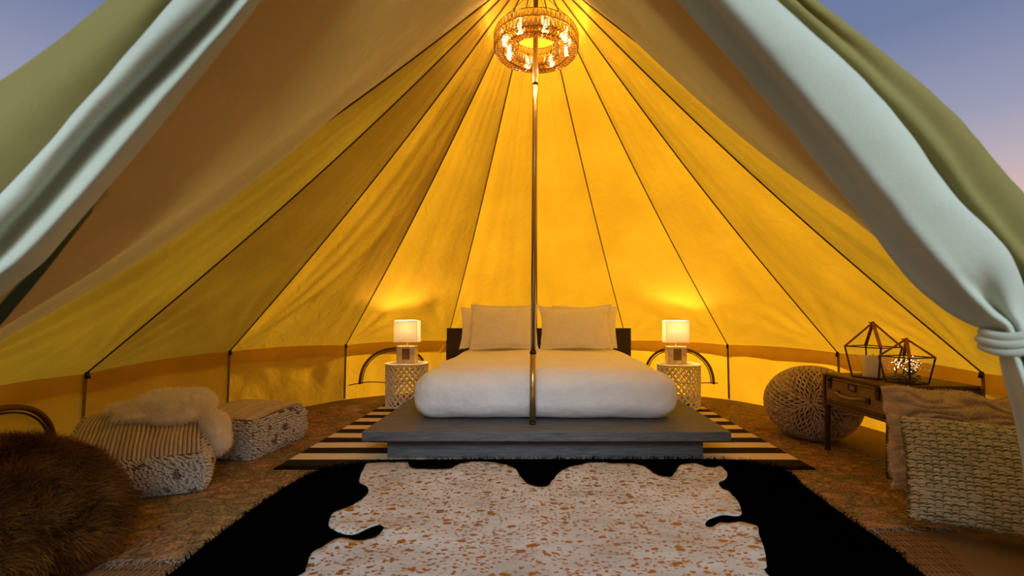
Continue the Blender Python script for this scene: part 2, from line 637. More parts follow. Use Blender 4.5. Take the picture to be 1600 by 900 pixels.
for a in ANG[1:-1]:
    pts = [seam_pt(a, t / 30) for t in range(31)]
    rad = Vector((math.sin(R(a)), math.cos(R(a)), 0))
    pts = [p - rad * .006 - Vector((0, 0, .004)) for p in pts]
    MB().tube(pts, .0052, 6).build('seam', M['seam'], ceiling, smooth=True)
# cap that gathers the panels at the top of the pole
MB().lathe([(.001, .04), (.10, .0), (.14, -.10), (.13, -.10), (.09, -.01), (.001, .02)], 24, (TC.x, TC.y, APEX_Z)).build('pole_cap', M['roof'], ceiling, smooth=True)

def wall_pt(a0, a1, s, z, out=0.0):
    A, B = bend(a0), bend(a1)
    p = A.lerp(B, s)
    zt = p.z
    mid = Vector((p.x - TC.x, p.y - TC.y, 0)).normalized()
    p = p + mid * (out + .05 * (1 - z / zt))
    p.z = z
    return p
walls = {}
for nm, lab in (('wall_left', 'low canvas wall behind the woven poufs'), ('wall_back', 'low canvas wall behind the bed and side tables'),
                ('wall_right', 'low canvas wall behind the knitted pouf and suitcase table')):
    walls[nm] = thing(nm, lab, 'tent wall', kind='structure')
def wall_of(a0, a1):
    m_ = (a0 + a1) / 2
    return walls['wall_left'] if m_ < -48 else walls['wall_right'] if m_ > 48 else walls['wall_back']
for a0, a1 in zip(ANG[1:-2], ANG[2:-1]):
    vs_ = []
    nu, nv = 25, 14
    for j in range(nv):
        for i in range(nu):
            u, v = i / (nu - 1), j / (nv - 1)
            zt = bend(a0).z * (1 - u) + bend(a1).z * u + 4 * u * (1 - u) * .020
            z = zt * (1 - v)
            e_ = min(1, 8 * u * (1 - u))
            wob = (noise.noise(Vector((u * 5 + a0, v * 2.0 + u * 1.5, 2.2))) * .028 + noise.noise(Vector((u * 14 + a0, v * 4 - u * 3, 6.1))) * .010) * e_ * math.sin(math.pi * min(1, v * .9 + .06))
            vs_.append(wall_pt(a0, a1, u, z, wob))
    w_ = wall_of(a0, a1)
    link('wall_panel', mesh_from('wall_panel', vs_, grid_faces(nu, nv)), M['roof'], w_)
    # the roof's overhang outside, which doubles the cloth along the top of the wall
    vs_ = []
    for j in range(4):
        for i in range(13):
            u, v = i / 12, j / 3
            zt = bend(a0).z * (1 - u) + bend(a1).z * u + 4 * u * (1 - u) * .020
            p = wall_pt(a0, a1, u, zt - .001, .004 + v * .075)
            p.z = zt + .002 - v * (.125 + .012 * math.sin(u * 9 + a0))
            vs_.append(p)
    link('valance', mesh_from('valance', vs_, grid_faces(13, 4)), M['valance'], w_)
for a in ANG[1:-1]:
    w_ = walls['wall_left'] if a < -48 else walls['wall_right'] if a > 48 else walls['wall_back']
    rad = Vector((math.sin(R(a)), math.cos(R(a)), 0))
    b_ = bend(a)
    foot = Vector((b_.x, b_.y, .01)) + rad * .035
    MB().bar(b_ - rad * .012, foot - rad * .012, .022, .004, up=rad).build('strap', M['strap'], w_)
    tg = MB()
    tg.tube([b_ - rad * .018 + Vector((0, 0, .012)), b_ - rad * .03 + Vector((0, 0, -.03))], .012, 8)
    tg.build('toggle', M['dark'], w_, smooth=True)

def window(name, a0, a1, s0, s1, zb, zt, label):
    w_ = thing(name, label, 'tent window', kind='structure')
    sc_, hw = (s0 + s1) / 2, (s1 - s0) / 2
    pts, pts2 = [], []
    for k in range(33):
        t = math.pi * k / 32
        ce, se = math.cos(t), math.sin(t)
        s = sc_ - hw * math.copysign(abs(ce) ** .9, ce)
        z = zb + (zt - zb) * abs(se) ** .85
        pts.append(wall_pt(a0, a1, s, z, -.028))
        s = sc_ - hw * .93 * math.copysign(abs(ce) ** .9, ce)
        pts2.append(wall_pt(a0, a1, s, zb + (zt - zb) * .93 * abs(se) ** .85, -.026))
    MB().tube(pts, .016, 8).build('piping', M['piping'], w_, smooth=True)
    MB().tube(pts2, .006, 6).build('zip', M['bronze'], w_, smooth=True)
    base = [wall_pt(a0, a1, s0 - .1 + (s1 - s0 + .14) * k / 16, zb - .004 + .02 * math.sin(k * .5), -.03) for k in range(17)]
    MB().tube(base, .006, 6).build('sill_cord', M['piping'], w_, smooth=True)
    return w_
window('window_1', -47.5, -23.3, .13, .78, .17, .575, 'closed arched canvas window with brown piping behind the left table')
window('window_2', 23.3, 47.5, .20, .87, .17, .575, 'closed arched canvas window with brown piping behind the right table')
window('window_3', -116, -93.5, .06, .80, .10, .50, 'closed arched canvas window with brown piping at the far left edge')

# ------------------------------------------------------------------ porch canvas, door flaps
def catmull(pts, n):
    """smooth curve through the points, spaced by chord length so uneven stations do not kink"""
    P = np.array([tuple(p) for p in pts], float)
    k = np.concatenate([[0], np.cumsum(np.maximum(1e-6, np.linalg.norm(np.diff(P, axis=0), axis=1)) ** .75)])
    h = np.diff(k)
    dl = np.diff(P, axis=0) / h[:, None]
    m = np.empty_like(P)
    m[0], m[-1] = dl[0], dl[-1]
    if len(P) > 2:
        m[1:-1] = (dl[:-1] * h[1:, None] + dl[1:] * h[:-1, None]) / (h[:-1] + h[1:])[:, None]
    t = np.linspace(0, k[-1], n)
    i = np.clip(np.searchsorted(k, t, side='right') - 1, 0, len(P) - 2)
    u = ((t - k[i]) / h[i])[:, None]
    H = h[i][:, None]
    return list((2 * u ** 3 - 3 * u ** 2 + 1) * P[i] + (u ** 3 - 2 * u ** 2 + u) * H * m[i] + (-2 * u ** 3 + 3 * u ** 2) * P[i + 1] + (u ** 3 - u ** 2) * H * m[i + 1])

def loft(name, rails, nu, nv, mat, parent, thick=.003, wob=.0, seed=0.0):
    """rails: list of equal-length 3D polylines; smooth surface through them"""
    rs_ = [catmull(r_, nv) for r_ in rails]
    vs_ = []
    for j in range(nv):
        row = catmull([r_[j] for r_ in rs_], nu)
        for i, p in enumerate(row):
            v = Vector(p)
            if wob:
                v += noise.noise_vector(Vector((v.x * 5 + seed, v.y * 5, v.z * 5))) * wob + noise.noise_vector(v * 17) * (wob * .35)
            vs_.append(v)
    o = link(name, mesh_from(name, vs_, grid_faces(nu, nv)), mat, parent)
    s = o.modifiers.new('thickness', 'SOLIDIFY')
    s.thickness = thick
    return o

def rail(pts):
    return [at(*p) for p in pts]

# left door flap: stations run from the top of the opening down to the tie and the hem
Lx = {
    'tuck':  [(700, -350, 1.02), (396, 0, 1.03), (298, 120, 1.05), (210, 227, 1.06), (121, 330, 1.07), (46, 414, 1.09), (-14, 459, 1.10), (-210, 600, 1.12), (-250, 960, 1.15)],
    'inner': [(705, -350, .92), (408, 0, .93), (312, 120, .95), (224, 227, .96), (135, 330, .97), (60, 414, .99), (0, 459, 1.0), (-200, 600, 1.02), (-250, 960, 1.05)],
    'lip':   [(684, -350, .885), (386, 0, .865), (282, 120, .88), (190, 227, .885), (100, 330, .90), (28, 408, .92), (-36, 455, .94), (-212, 598, .97), (-280, 960, 1.0)],
    'groove':[(652, -350, .895), (352, 0, .90), (240, 120, .915), (134, 227, .92), (48, 330, .93), (-22, 405, .95), (-78, 452, .96), (-226, 596, .98), (-300, 960, 1.0)],
    'mid':   [(632, -350, .87), (325, 0, .845), (212, 120, .86), (110, 227, .87), (22, 330, .88), (-50, 402, .90), (-104, 450, .92), (-236, 594, .96), (-320, 960, .97)],
    'crest': [(612, -350, .862), (297, 0, .832), (187, 120, .845), (90, 227, .855), (0, 330, .87), (-75, 400, .89), (-130, 448, .91), (-246, 592, .95), (-340, 960, .96)],
    'edge':  [(588, -350, .88), (269, 0, .875), (165, 120, .885), (70, 227, .895), (-22, 326, .905), (-97, 398, .93), (-152, 446, .95), (-258, 590, .97), (-370, 960, .97)],
    'under': [(604, -350, .93), (285, 0, .95), (180, 125, .96), (86, 232, .97), (-8, 330, .98), (-85, 402, 1.0), (-142, 450, 1.0), (-255, 592, 1.0), (-360, 960, 1.03)],
}
d1 = thing('door_1', 'pale canvas door flap tied back at the left edge', 'tent door', kind='structure')
loft('flap', [rail(Lx[k]) for k in ('tuck', 'inner', 'lip', 'groove', 'mid', 'crest', 'edge', 'under')], 66, 90, M['flap'], d1, wob=.003, seed=1)
Lo = {
    'a': [(606, -350, .96), (290, 0, .97), (185, 125, .98), (30, 300, 1.0), (-60, 390, 1.02), (-140, 450, 1.02), (-255, 592, 1.02), (-360, 960, 1.05)],
    'b': [(580, -350, .93), (240, 0, .94), (125, 112, .95), (-35, 255, .96), (-125, 335, .97), (-210, 410, .98), (-270, 588, 1.0), (-400, 960, 1.02)],
    'c': [(562, -350, .95), (205, -4, .96), (95, 92, .97), (-80, 215, .99), (-170, 295, 1.0), (-260, 380, 1.0), (-285, 585, 1.02), (-430, 960, 1.04)],
    'd': [(545, -350, 1.02), (172, -4, 1.03), (66, 84, 1.04), (-100, 195, 1.06), (-200, 275, 1.07), (-300, 360, 1.07), (-300, 580, 1.08), (-450, 960, 1.1)],
    'e': [(560, -350, 1.10), (190, 8, 1.12), (90, 105, 1.12), (-80, 215, 1.14), (-180, 300, 1.15), (-270, 380, 1.15), (-280, 590, 1.15), (-430, 960, 1.16)],
}
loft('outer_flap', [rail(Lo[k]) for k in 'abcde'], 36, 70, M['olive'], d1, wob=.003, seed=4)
zt = [[at(*p) for p in r_] for r_ in (
    [(170, 300, 1.16), (128, 352, 1.16), (75, 420, 1.16), (25, 480, 1.16), (-60, 580, 1.16), (-160, 700, 1.16)],
    [(166, 296, 1.13), (118, 346, 1.13), (60, 412, 1.13), (8, 470, 1.13), (-80, 570, 1.13), (-180, 690, 1.13)])]
loft('zip_tape', zt, 6, 40, M['greentape'], d1, thick=.006)
tie_c = at(-225, 598, 1.02)
MB().lathe([(.085, -.02), (.095, 0), (.085, .02)], 20, tie_c).build('tie_band', M['flap'], d1, smooth=True)

Rx = {
    'tuck':  [(742, -350, 1.02), (1066, 0, 1.03), (1205, 160, 1.05), (1339, 320, 1.10), (1432, 440, 1.14), (1528, 506, 1.18), (1567, 522, 1.16), (1572, 560, 1.16), (1598, 660, 1.18), (1640, 900, 1.2)],
    'inner': [(742, -350, .92), (1066, 0, .95), (1207, 160, .98), (1339, 320, 1.03), (1430, 440, 1.08), (1525, 506, 1.12), (1563, 520, 1.10), (1566, 560, 1.10), (1590, 660, 1.12), (1630, 900, 1.15)],
    'groove':[(768, -350, .93), (1098, 0, .935), (1236, 160, .962), (1360, 314, 1.005), (1448, 426, 1.05), (1532, 498, 1.10), (1570, 516, 1.08), (1576, 560, 1.08), (1602, 660, 1.10), (1645, 900, 1.12)],
    'crest': [(790, -350, .875), (1124, 0, .875), (1264, 160, .895), (1386, 310, .945), (1472, 414, .99), (1548, 490, 1.055), (1578, 512, 1.05), (1588, 560, 1.04), (1622, 660, 1.05), (1680, 900, 1.06)],
    'dip':   [(808, -350, .875), (1146, 0, .862), (1294, 160, .885), (1416, 308, .935), (1500, 410, .99), (1562, 488, 1.085), (1585, 510, 1.06), (1598, 560, 1.07), (1640, 660, 1.09), (1700, 900, 1.1)],
    'crest2':[(828, -350, .87), (1182, 0, .865), (1345, 160, .885), (1462, 306, .935), (1542, 402, .99), (1580, 486, 1.05), (1594, 508, 1.04), (1612, 560, 1.03), (1665, 660, 1.04), (1730, 900, 1.06)],
    'edge':  [(850, -350, .90), (1212, 0, .915), (1378, 160, .935), (1491, 308, .985), (1578, 404, 1.03), (1606, 484, 1.09), (1606, 508, 1.07), (1640, 560, 1.08), (1700, 660, 1.10), (1770, 900, 1.1)],
    'under': [(836, -350, .96), (1195, 0, .99), (1360, 160, 1.01), (1475, 310, 1.06), (1562, 408, 1.10), (1598, 490, 1.14), (1600, 510, 1.12), (1630, 560, 1.13), (1690, 660, 1.15), (1750, 900, 1.15)],
}
d2 = thing('door_2', 'pale canvas door flap gathered by a tie at the right edge', 'tent door', kind='structure')
loft('flap', [rail(Rx[k]) for k in ('tuck', 'inner', 'groove', 'crest', 'dip', 'crest2', 'edge', 'under')], 64, 110, M['flap'], d2, wob=.004, seed=2)
Ro = {
    'a': [(838, -350, .98), (1195, 0, 1.01), (1360, 160, 1.03), (1475, 310, 1.08), (1562, 412, 1.12), (1640, 500, 1.16), (1700, 640, 1.2), (1760, 900, 1.2)],
    'b': [(858, -350, .95), (1232, 0, .96), (1402, 160, .98), (1520, 312, 1.02), (1610, 420, 1.06), (1690, 520, 1.10), (1740, 640, 1.15), (1800, 900, 1.15)],
    'c': [(870, -350, .97), (1242, 0, .985), (1428, 165, 1.01), (1540, 316, 1.05), (1640, 430, 1.09), (1720, 530, 1.12), (1760, 640, 1.17), (1820, 900, 1.17)],
    'd': [(880, -350, .96), (1254, -4, .97), (1440, 145, 1.0), (1575, 305, 1.04), (1670, 420, 1.08), (1760, 520, 1.11), (1790, 640, 1.16), (1850, 900, 1.16)],
    'e': [(892, -350, 1.03), (1270, 0, 1.05), (1454, 154, 1.08), (1597, 312, 1.12), (1700, 420, 1.16), (1800, 520, 1.18), (1830, 640, 1.2), (1890, 900, 1.2)],
    'f': [(875, -350, 1.12), (1245, 0, 1.13), (1425, 170, 1.15), (1560, 320, 1.18), (1660, 430, 1.2), (1750, 530, 1.22), (1790, 640, 1.25), (1850, 900, 1.25)],
}
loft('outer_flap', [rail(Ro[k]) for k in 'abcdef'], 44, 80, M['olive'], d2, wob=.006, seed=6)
tb = MB()
for dz, rr in ((.012, .058), (-.006, .062), (-.024, .058)):
    cc = at(1592, 522, 1.08) + Vector((0, 0, dz))
    ring = []
    for k in range(29):
        t = 2 * math.pi * k / 28
        ring.append(cc + Vector((math.cos(t) * rr * 1.0 , math.sin(t) * rr * 1.15, .016 * math.cos(t) + .004 * math.sin(3 * t))))
    tb.tube(ring, .011, 8, cap=False)
tb.build('tie_band', M['flap'], d2, smooth=True)

# porch canvas from the last roof seams out to the door edges, with its low wall
def porch(side, leg, name, label):
    w_ = thing(name, label, 'tent roof', kind='structure')
    a = 116 * side
    nu, nv = 22, 40
    legp = catmull([at(*p) for p in leg], nv)
    vs_ = []
    for j in range(nv):
        t = j / (nv - 1)
        A = seam_pt(a, 1 - t) if True else None
        B = Vector(legp[j])
        for i in range(nu):
            u = i / (nu - 1)
            p = A.lerp(B, u)
            bell = 4 * u * (1 - u)
            p += Vector((-side * .05, 0, -.05)) * bell * math.sin(math.pi * t)
            p += Vector((-side, 0, -.6)) * (noise.noise(Vector((u * 4, t * 2.2, side * 3))) * .03 * bell)
            # one long fold running up from the hem corner
            p += Vector((-side, 0, -.6)) * (.035 * math.exp(-((u - .28) / .07) ** 2) * min(1, t * 2))
            vs_.append(p)
    link('canvas_panel', mesh_from('canvas_panel', vs_, grid_faces(nu, nv)), M['vest'], w_)
    b0 = bend(a)
    b1 = Vector(legp[-1])
    vs_ = []
    for j in range(8):
        for i in range(12):
            u, v = i / 11, j / 7
            p = b0.lerp(b1, u)
            p.z *= (1 - v)
            p += Vector((side, 0, 0)) * (.03 * v + .02 * noise.noise(Vector((u * 5, v * 3, side))))
            vs_.append(p)
    link('wall_panel', mesh_from('wall_panel', vs_, grid_faces(12, 8)), M['vest'], w_)
porch(-1, [(p[0], p[1], p[2] + .04) for p in Lx['tuck'][:-1]], 'trim_1', 'dim brown porch canvas between the left door flap and the roof')
porch(1, [(742, -350, 1.06), (1068, 0, 1.07), (1215, 160, 1.10), (1360, 320, 1.16), (1480, 440, 1.18), (1640, 560, 1.14), (1900, 757, 1.05)], 'trim_2', 'dim brown porch canvas between the right door flap and the roof')

# ------------------------------------------------------------------ tent pole
PB, PT = at(832, 663, 3.10), Vector((TC.x, TC.y, APEX_Z - .02))
PB.z = .236
pole = thing('tent_pole', 'slim brass centre pole standing on the bed platform', 'pole', PB)
jn = .36
dv = PT - PB
MB().tube([dv * 0, dv * .155], .0215, 20).build('lower_tube', M['brass'], pole, smooth=True)
MB().tube([dv * .155, dv], .0185, 20).build('upper_tube', M['brass'], pole, smooth=True)
MB().tube([dv * .152, dv * .158], .0235, 20).build('collar', M['bronze'], pole, smooth=True)
MB().tube([dv * .74, dv * .745], .0205, 20).build('collar', M['bronze'], pole, smooth=True)
MB().tube([dv * 0, dv * .004], .0245, 20).build('foot', M['bronze'], pole, smooth=True)

# ------------------------------------------------------------------ rugs
def slab(name, outline, z0, z1, mat, parent=None, smooth=False):
    n = len(outline)
    vs_ = [(p[0], p[1], z0) for p in outline] + [(p[0], p[1], z1) for p in outline]
    fs_ = [tuple(range(n))[::-1], tuple(range(n, 2 * n))] + [(i, (i + 1) % n, n + (i + 1) % n, n + i) for i in range(n)]
    me = mesh_from(name, vs_, fs_, smooth)
    return link(name, me, mat, parent)

# jute rug
m, ns, ls, out = new_mat('jute_weave')
b = nd(ns, 'ShaderNodeBsdfPrincipled', Roughness=.9)
tc = nd(ns, 'ShaderNodeTexCoord')
mp = nd(ns, 'ShaderNodeMapping')
mp.inputs['Rotation'].default_value = (0, 0, R(2))
ls.new(tc.outputs['Object'], mp.inputs[0])
br = nd(ns, 'ShaderNodeTexBrick', Scale=1.0)
br.offset = .5
br.inputs['Color1'].default_value = (.26, .135, .045, 1)
br.inputs['Color2'].default_value = (.17, .085, .028, 1)
br.inputs['Mortar'].default_value = (.035, .016, .006, 1)
br.inputs['Brick Width'].default_value = .020
br.inputs['Row Height'].default_value = .048
br.inputs['Mortar Size'].default_value = .0022
ls.new(mp.outputs[0], br.inputs['Vector'])
bp = nd(ns, 'ShaderNodeBump', Strength=.9, Distance=.008)
bp.invert = True
ls.new(br.outputs['Fac'], bp.inputs['Height'])
ls.new(br.outputs['Color'], b.inputs['Base Color'])
ls.new(bp.outputs[0], b.inputs['Normal'])
ls.new(b.outputs[0], out.inputs[0])
M['jute'] = m
jute_out = [(-2.0, .75), (1.62, .75), (1.66, 1.70), (1.80, 2.10), (1.80, 2.5), (-2.0, 2.5)]
tag(slab('jute_rug', jute_out, 0.0005, .006, M['jute']), 'brown chunky woven jute rug showing below the patterned rug\'s fringe', 'rug')

# patterned kilim
m, ns, ls, out = new_mat('worn_pattern_weave')
b = nd(ns, 'ShaderNodeBsdfPrincipled', Roughness=.95)
b.inputs['Specular IOR Level'].default_value = .15
tc = nd(ns, 'ShaderNodeTexCoord')
n1 = nd(ns, 'ShaderNodeTexNoise', Scale=2.2, Detail=6.0, Roughness=.65)
n2 = nd(ns, 'ShaderNodeTexNoise', Scale=70.0, Detail=3.0)
mp2 = nd(ns, 'ShaderNodeMapping')
mp2.inputs['Scale'].default_value = (6, 11, 1)
vo = nd(ns, 'ShaderNodeTexVoronoi', Scale=1.6, feature='DISTANCE_TO_EDGE')
nz4 = nd(ns, 'ShaderNodeTexNoise', Scale=5.0, Detail=4.0)
for x in (n1, n2, nz4):
    ls.new(tc.outputs['Object'], x.inputs['Vector'])
mixv = nd(ns, 'ShaderNodeMixRGB', Fac=.24)
ls.new(tc.outputs['Object'], mixv.inputs[1])
ls.new(nz4.outputs['Color'], mixv.inputs[2])
ls.new(mixv.outputs[0], mp2.inputs[0])
ls.new(mp2.outputs[0], vo.inputs['Vector'])
rp = ramp(ns, [(.28, (.17, .12, .05)), (.42, (.34, .19, .09)), (.52, (.22, .17, .07)), (.63, (.40, .21, .12)), (.75, (.28, .19, .08))])
ls.new(n1.outputs['Fac'], rp.inputs[0])
rv = ramp(ns, [(.02, (.40, .36, .30)), (.07, (1, 1, 1)), (.16, (.60, .60, .50)), (.22, (1.25, 1.15, 1.0))])
ls.new(vo.outputs['Distance'], rv.inputs[0])
mu = nd(ns, 'ShaderNodeMixRGB', Fac=.8, blend_type='MULTIPLY')
ls.new(rp.outputs[0], mu.inputs[1])
ls.new(rv.outputs[0], mu.inputs[2])
r2 = ramp(ns, [(.3, (.45, .45, .45)), (.7, (1.4, 1.4, 1.4))])
ls.new(n2.outputs['Fac'], r2.inputs[0])
mu2 = nd(ns, 'ShaderNodeMixRGB', Fac=1.0, blend_type='MULTIPLY')
ls.new(mu.outputs[0], mu2.inputs[1])
ls.new(r2.outputs[0], mu2.inputs[2])
ls.new(mu2.outputs[0], b.inputs['Base Color'])
bp = nd(ns, 'ShaderNodeBump', Strength=.7, Distance=.004)
ls.new(n2.outputs['Fac'], bp.inputs['Height'])
bp2 = nd(ns, 'ShaderNodeBump', Strength=.6, Distance=.006)
ls.new(vo.outputs['Distance'], bp2.inputs['Height'])
ls.new(bp.outputs[0], bp2.inputs['Normal'])
ls.new(bp2.outputs[0], b.inputs['Normal'])
ls.new(b.outputs[0], out.inputs[0])
M['kilim'] = m
kl = thing('patterned_rug', 'worn brown and rust patterned rug with a pale fringe under the furniture', 'rug')
K0, K1 = Vector((-2.3, 1.74, 0)), Vector((2.05, 2.10, 0))
kout = [K0, K1, Vector((2.35, 3.2, 0)), Vector((2.2, 4.88, 0)), Vector((-2.2, 4.78, 0)), Vector((-2.5, 3.0, 0))]
slab('weave', kout, .006, .013, M['kilim'], kl)
P = []
for k in range(480):
    u = random.random()
    p = K0.lerp(K1, u)
    a = random.gauss(0, .6)
    L = random.uniform(.035, .075)
    q1 = p + Vector((math.sin(a) * L * .5, -L * .5, 0))
    a2 = a + random.gauss(0, .7)
    q2 = q1 + Vector((math.sin(a2) * L * .5, -L * .45 * math.cos(a2), 0))
    z = .010 + random.random() * .006
    P.append([(p.x, p.y + .006, .013), (q1.x, q1.y, z + .003), (q2.x, q2.y, z * .9)])
KB0, KB1 = Vector((-2.2, 4.78, 0)), Vector((2.2, 4.88, 0))
for k in range(500):
    u = random.random()
    p = KB0.lerp(KB1, u)
    L = random.uniform(.03, .08)
    a = random.gauss(0, .7)
    z = .006 + random.random() * .010
    P.append([(p.x, p.y - .006, .013), (p.x + math.sin(a) * L * .5, p.y + L * .5, z + .004), (p.x + math.sin(a) * L, p.y + L, z)])
M['fringe'] = tinted('fringe_yarn', (.20, .15, .09), (.40, .31, .21))
V, q, tv = tubes(P, .0015, 4, rng.random(len(P)))
o = link('fringe', fast_mesh('fringe', V, q, None, tv), M['fringe'], kl)
o['kind'] = 'stuff'

# striped rug
m, ns, ls, out = new_mat('black_and_cream_stripes')
b = nd(ns, 'ShaderNodeBsdfPrincipled', Roughness=.9)
b.inputs['Specular IOR Level'].default_value = .15
tc = nd(ns, 'ShaderNodeTexCoord')
sp = nd(ns, 'ShaderNodeSeparateXYZ')
ls.new(tc.outputs['Object'], sp.inputs[0])
nz = nd(ns, 'ShaderNodeTexNoise', Scale=3.0, Detail=2.0)
ls.new(tc.outputs['Object'], nz.inputs['Vector'])
a1 = nd(ns, 'ShaderNodeMath', operation='MULTIPLY_ADD')
ls.new(nz.outputs['Fac'], a1.inputs[0])
a1.inputs[1].default_value = .022
ls.new(sp.outputs['Y'], a1.inputs[2])
a2 = nd(ns, 'ShaderNodeMath', operation='ADD')
ls.new(a1.outputs[0], a2.inputs[0])
a2.inputs[1].default_value = .265 * 10 - .055
a3 = nd(ns, 'ShaderNodeMath', operation='MODULO')
ls.new(a2.outputs[0], a3.inputs[0])
a3.inputs[1].default_value = .265
a4 = nd(ns, 'ShaderNodeMath', operation='LESS_THAN')
ls.new(a3.outputs[0], a4.inputs[0])
a4.inputs[1].default_value = .132
mx = nd(ns, 'ShaderNodeMixRGB')
ls.new(a4.outputs[0], mx.inputs[0])
mx.inputs[1].default_value = (.72, .58, .36, 1)
mx.inputs[2].default_value = (.013, .008, .005, 1)
n5 = nd(ns, 'ShaderNodeTexNoise', Scale=180.0, Detail=2.0)
ls.new(tc.outputs['Object'], n5.inputs['Vector'])
bp = nd(ns, 'ShaderNodeBump', Strength=.3, Distance=.004)
ls.new(n5.outputs['Fac'], bp.inputs['Height'])
ls.new(bp.outputs[0], b.inputs['Normal'])
ls.new(mx.outputs[0], b.inputs['Base Color'])
ls.new(b.outputs[0], out.inputs[0])
M['stripe'] = m
ZY0, ZY1 = 2.834, 5.05
sr = slab('striped_rug', [(-1.67, 0), (1.755, 0), (1.745, ZY1 - ZY0), (-1.655, ZY1 - ZY0)], .013, .020, M['stripe'])
sr.location = (0, ZY0, 0)
slab('binding', [(-1.672, -.004), (1.757, -.004), (1.757, .048), (-1.672, .048)], .0128, .0206, plain('dark_brown_binding', (.011, .007, .004), .95, spec=.02), sr)
tag(sr, 'black and cream striped flatweave rug under the bed', 'rug')

# black fur rug
def smooth_outline(pts, n):
    P = [np.array(p[:2], float) for p in pts]
    P = P[-1:] + P + P[:2]
    seg = len(P) - 3
    out = []
    for k in range(n):
        t = k / n * seg
        i = min(int(t), seg - 1)
        t -= i
        a, b_, c, d = P[i:i + 4]
        out.append(.5 * ((2 * b_) + (-a + c) * t + (2 * a - 5 * b_ + 4 * c - d) * t * t + (-a + 3 * b_ - 3 * c + d) * t ** 3))
    return out
FURZ = .035
bo_px = [(492, 735), (560, 722), (700, 716), (840, 713), (1000, 713), (1130, 716), (1222, 730), (1262, 760), (1325, 806), (1390, 850), (1452, 900)]
bo = [on(px, py, FURZ) for px, py in bo_px] + [Vector((1.46, 1.2, 0)), Vector((1.2, .95, 0)), Vector((-1.2, .95, 0)), Vector((-1.42, 1.3, 0))] + \
     [on(px, py, FURZ) for px, py in ((255, 900), (318, 850), (372, 810), (430, 768))]
for p in bo:
    p.y = min(p.y, 3.0)
bo_s = smooth_outline(bo, 140)
br_ = thing('black_fur_rug', 'black shaggy fur rug in front of the bed', 'rug')
slab('backing', bo_s, .0205, .026, plain('black_hide', (.0010, .0010, .0012), 1.0, spec=0.0), br_)
def inside(poly, X, Y):
    n = len(poly)
    c = np.zeros(len(X), bool)
    for i in range(n):
        x0, y0 = poly[i]
        x1, y1 = poly[(i + 1) % n]
        if y0 == y1:
            continue
        k = ((y0 > Y) != (y1 > Y)) & (X < (x1 - x0) * (Y - y0) / (y1 - y0) + x0)
        c ^= k
    return c
bx = np.array(bo_s)
nP = 95000
X = rng.uniform(bx[:, 0].min(), bx[:, 0].max(), nP)
Y = rng.uniform(bx[:, 1].min(), bx[:, 1].max(), nP)
k = inside(bo_s, X, Y)
P = np.stack([X[k], Y[k], np.full(k.sum(), .027)], axis=1)
N_ = np.tile(np.array([0, 0, 1.0]), (len(P), 1))
M['blackfur'] = tinted('black_fur', (.0003, .0003, .0004), (.0014, .0013, .0016), 1.0, 0.0, spec=0.0)
fur('pile', P, N_, .034, .0028, M['blackfur'], br_, lean=.9, clump=.7, droop=.5, seed=5)

# cowhide
cow_px = [(576, 724), (568, 734), (563, 745), (562, 755), (574, 762), (574, 772), (558, 785), (531, 796), (519, 802), (514, 815), (518, 827), (550, 833),
          (575, 826), (594, 822), (600, 828), (588, 839), (556, 843), (527, 845), (500, 855), (486, 867), (479, 881), (464, 900)]
cow_px_r = [(1199, 900), (1198, 884), (1193, 855), (1186, 836), (1182, 820), (1160, 817), (1134, 817), (1112, 823), (1102, 818), (1108, 810), (1130, 806), (1156, 805),
            (1158, 796), (1151, 781), (1139, 767), (1123, 756), (1134, 748), (1136, 739), (1126, 730), (1115, 730), (1095, 726), (1073, 725), (1063, 729), (1052, 739), (1044, 745),
            (1021, 739), (1012, 733), (997, 726), (950, 722), (908, 725), (879, 734), (863, 750), (850, 760), (831, 760), (818, 750), (805, 733), (778, 724), (750, 722),
            (718, 725), (700, 731), (676, 732), (643, 731), (635, 723), (608, 722)]
CZ = .062
cow = [on(px, py, CZ) for px, py in cow_px] + [Vector((-.98, 1.35, 0)), Vector((-1.0, 1.15, 0)), Vector((-.5, 1.05, 0)), Vector((.3, 1.02, 0)), Vector((.8, 1.1, 0)), Vector((.86, 1.35, 0))] + \
      [on(px, py, CZ) for px, py in cow_px_r]
cow_s = smooth_outline(cow, 460)
import bmesh
from mathutils.geometry import delaunay_2d_cdt
cb = np.array(cow_s)
step = .028
gx, gy = np.meshgrid(np.arange(cb[:, 0].min(), cb[:, 0].max(), step), np.arange(cb[:, 1].min(), cb[:, 1].max(), step))
gx, gy = gx.ravel() + rng.uniform(-.006, .006, gx.size), gy.ravel() + rng.uniform(-.006, .006, gy.size)
far = np.array([(((cb - np.array([x, y])) ** 2).sum(axis=1)).min() > .010 ** 2 for x, y in zip(gx, gy)])
kin = inside(cow_s, gx, gy) & far
pts2 = [Vector((p[0], p[1])) for p in cow_s] + [Vector((x, y)) for x, y in zip(gx[kin], gy[kin])]
nb = len(cow_s)
cv, ce, cf, _, _, _ = delaunay_2d_cdt(pts2, [(i, (i + 1) % nb) for i in range(nb)], [], 0, 1e-6)
mids = np.array([[sum(cv[i].x for i in f) / 3, sum(cv[i].y for i in f) / 3] for f in cf])
keep = inside(cow_s, mids[:, 0], mids[:, 1])
bm = bmesh.new()
bvs = [bm.verts.new((v.x, v.y, 0)) for v in cv]
for f, k in zip(cf, keep):
    if k:
        bm.faces.new([bvs[i] for i in f])
cow_edge = cb
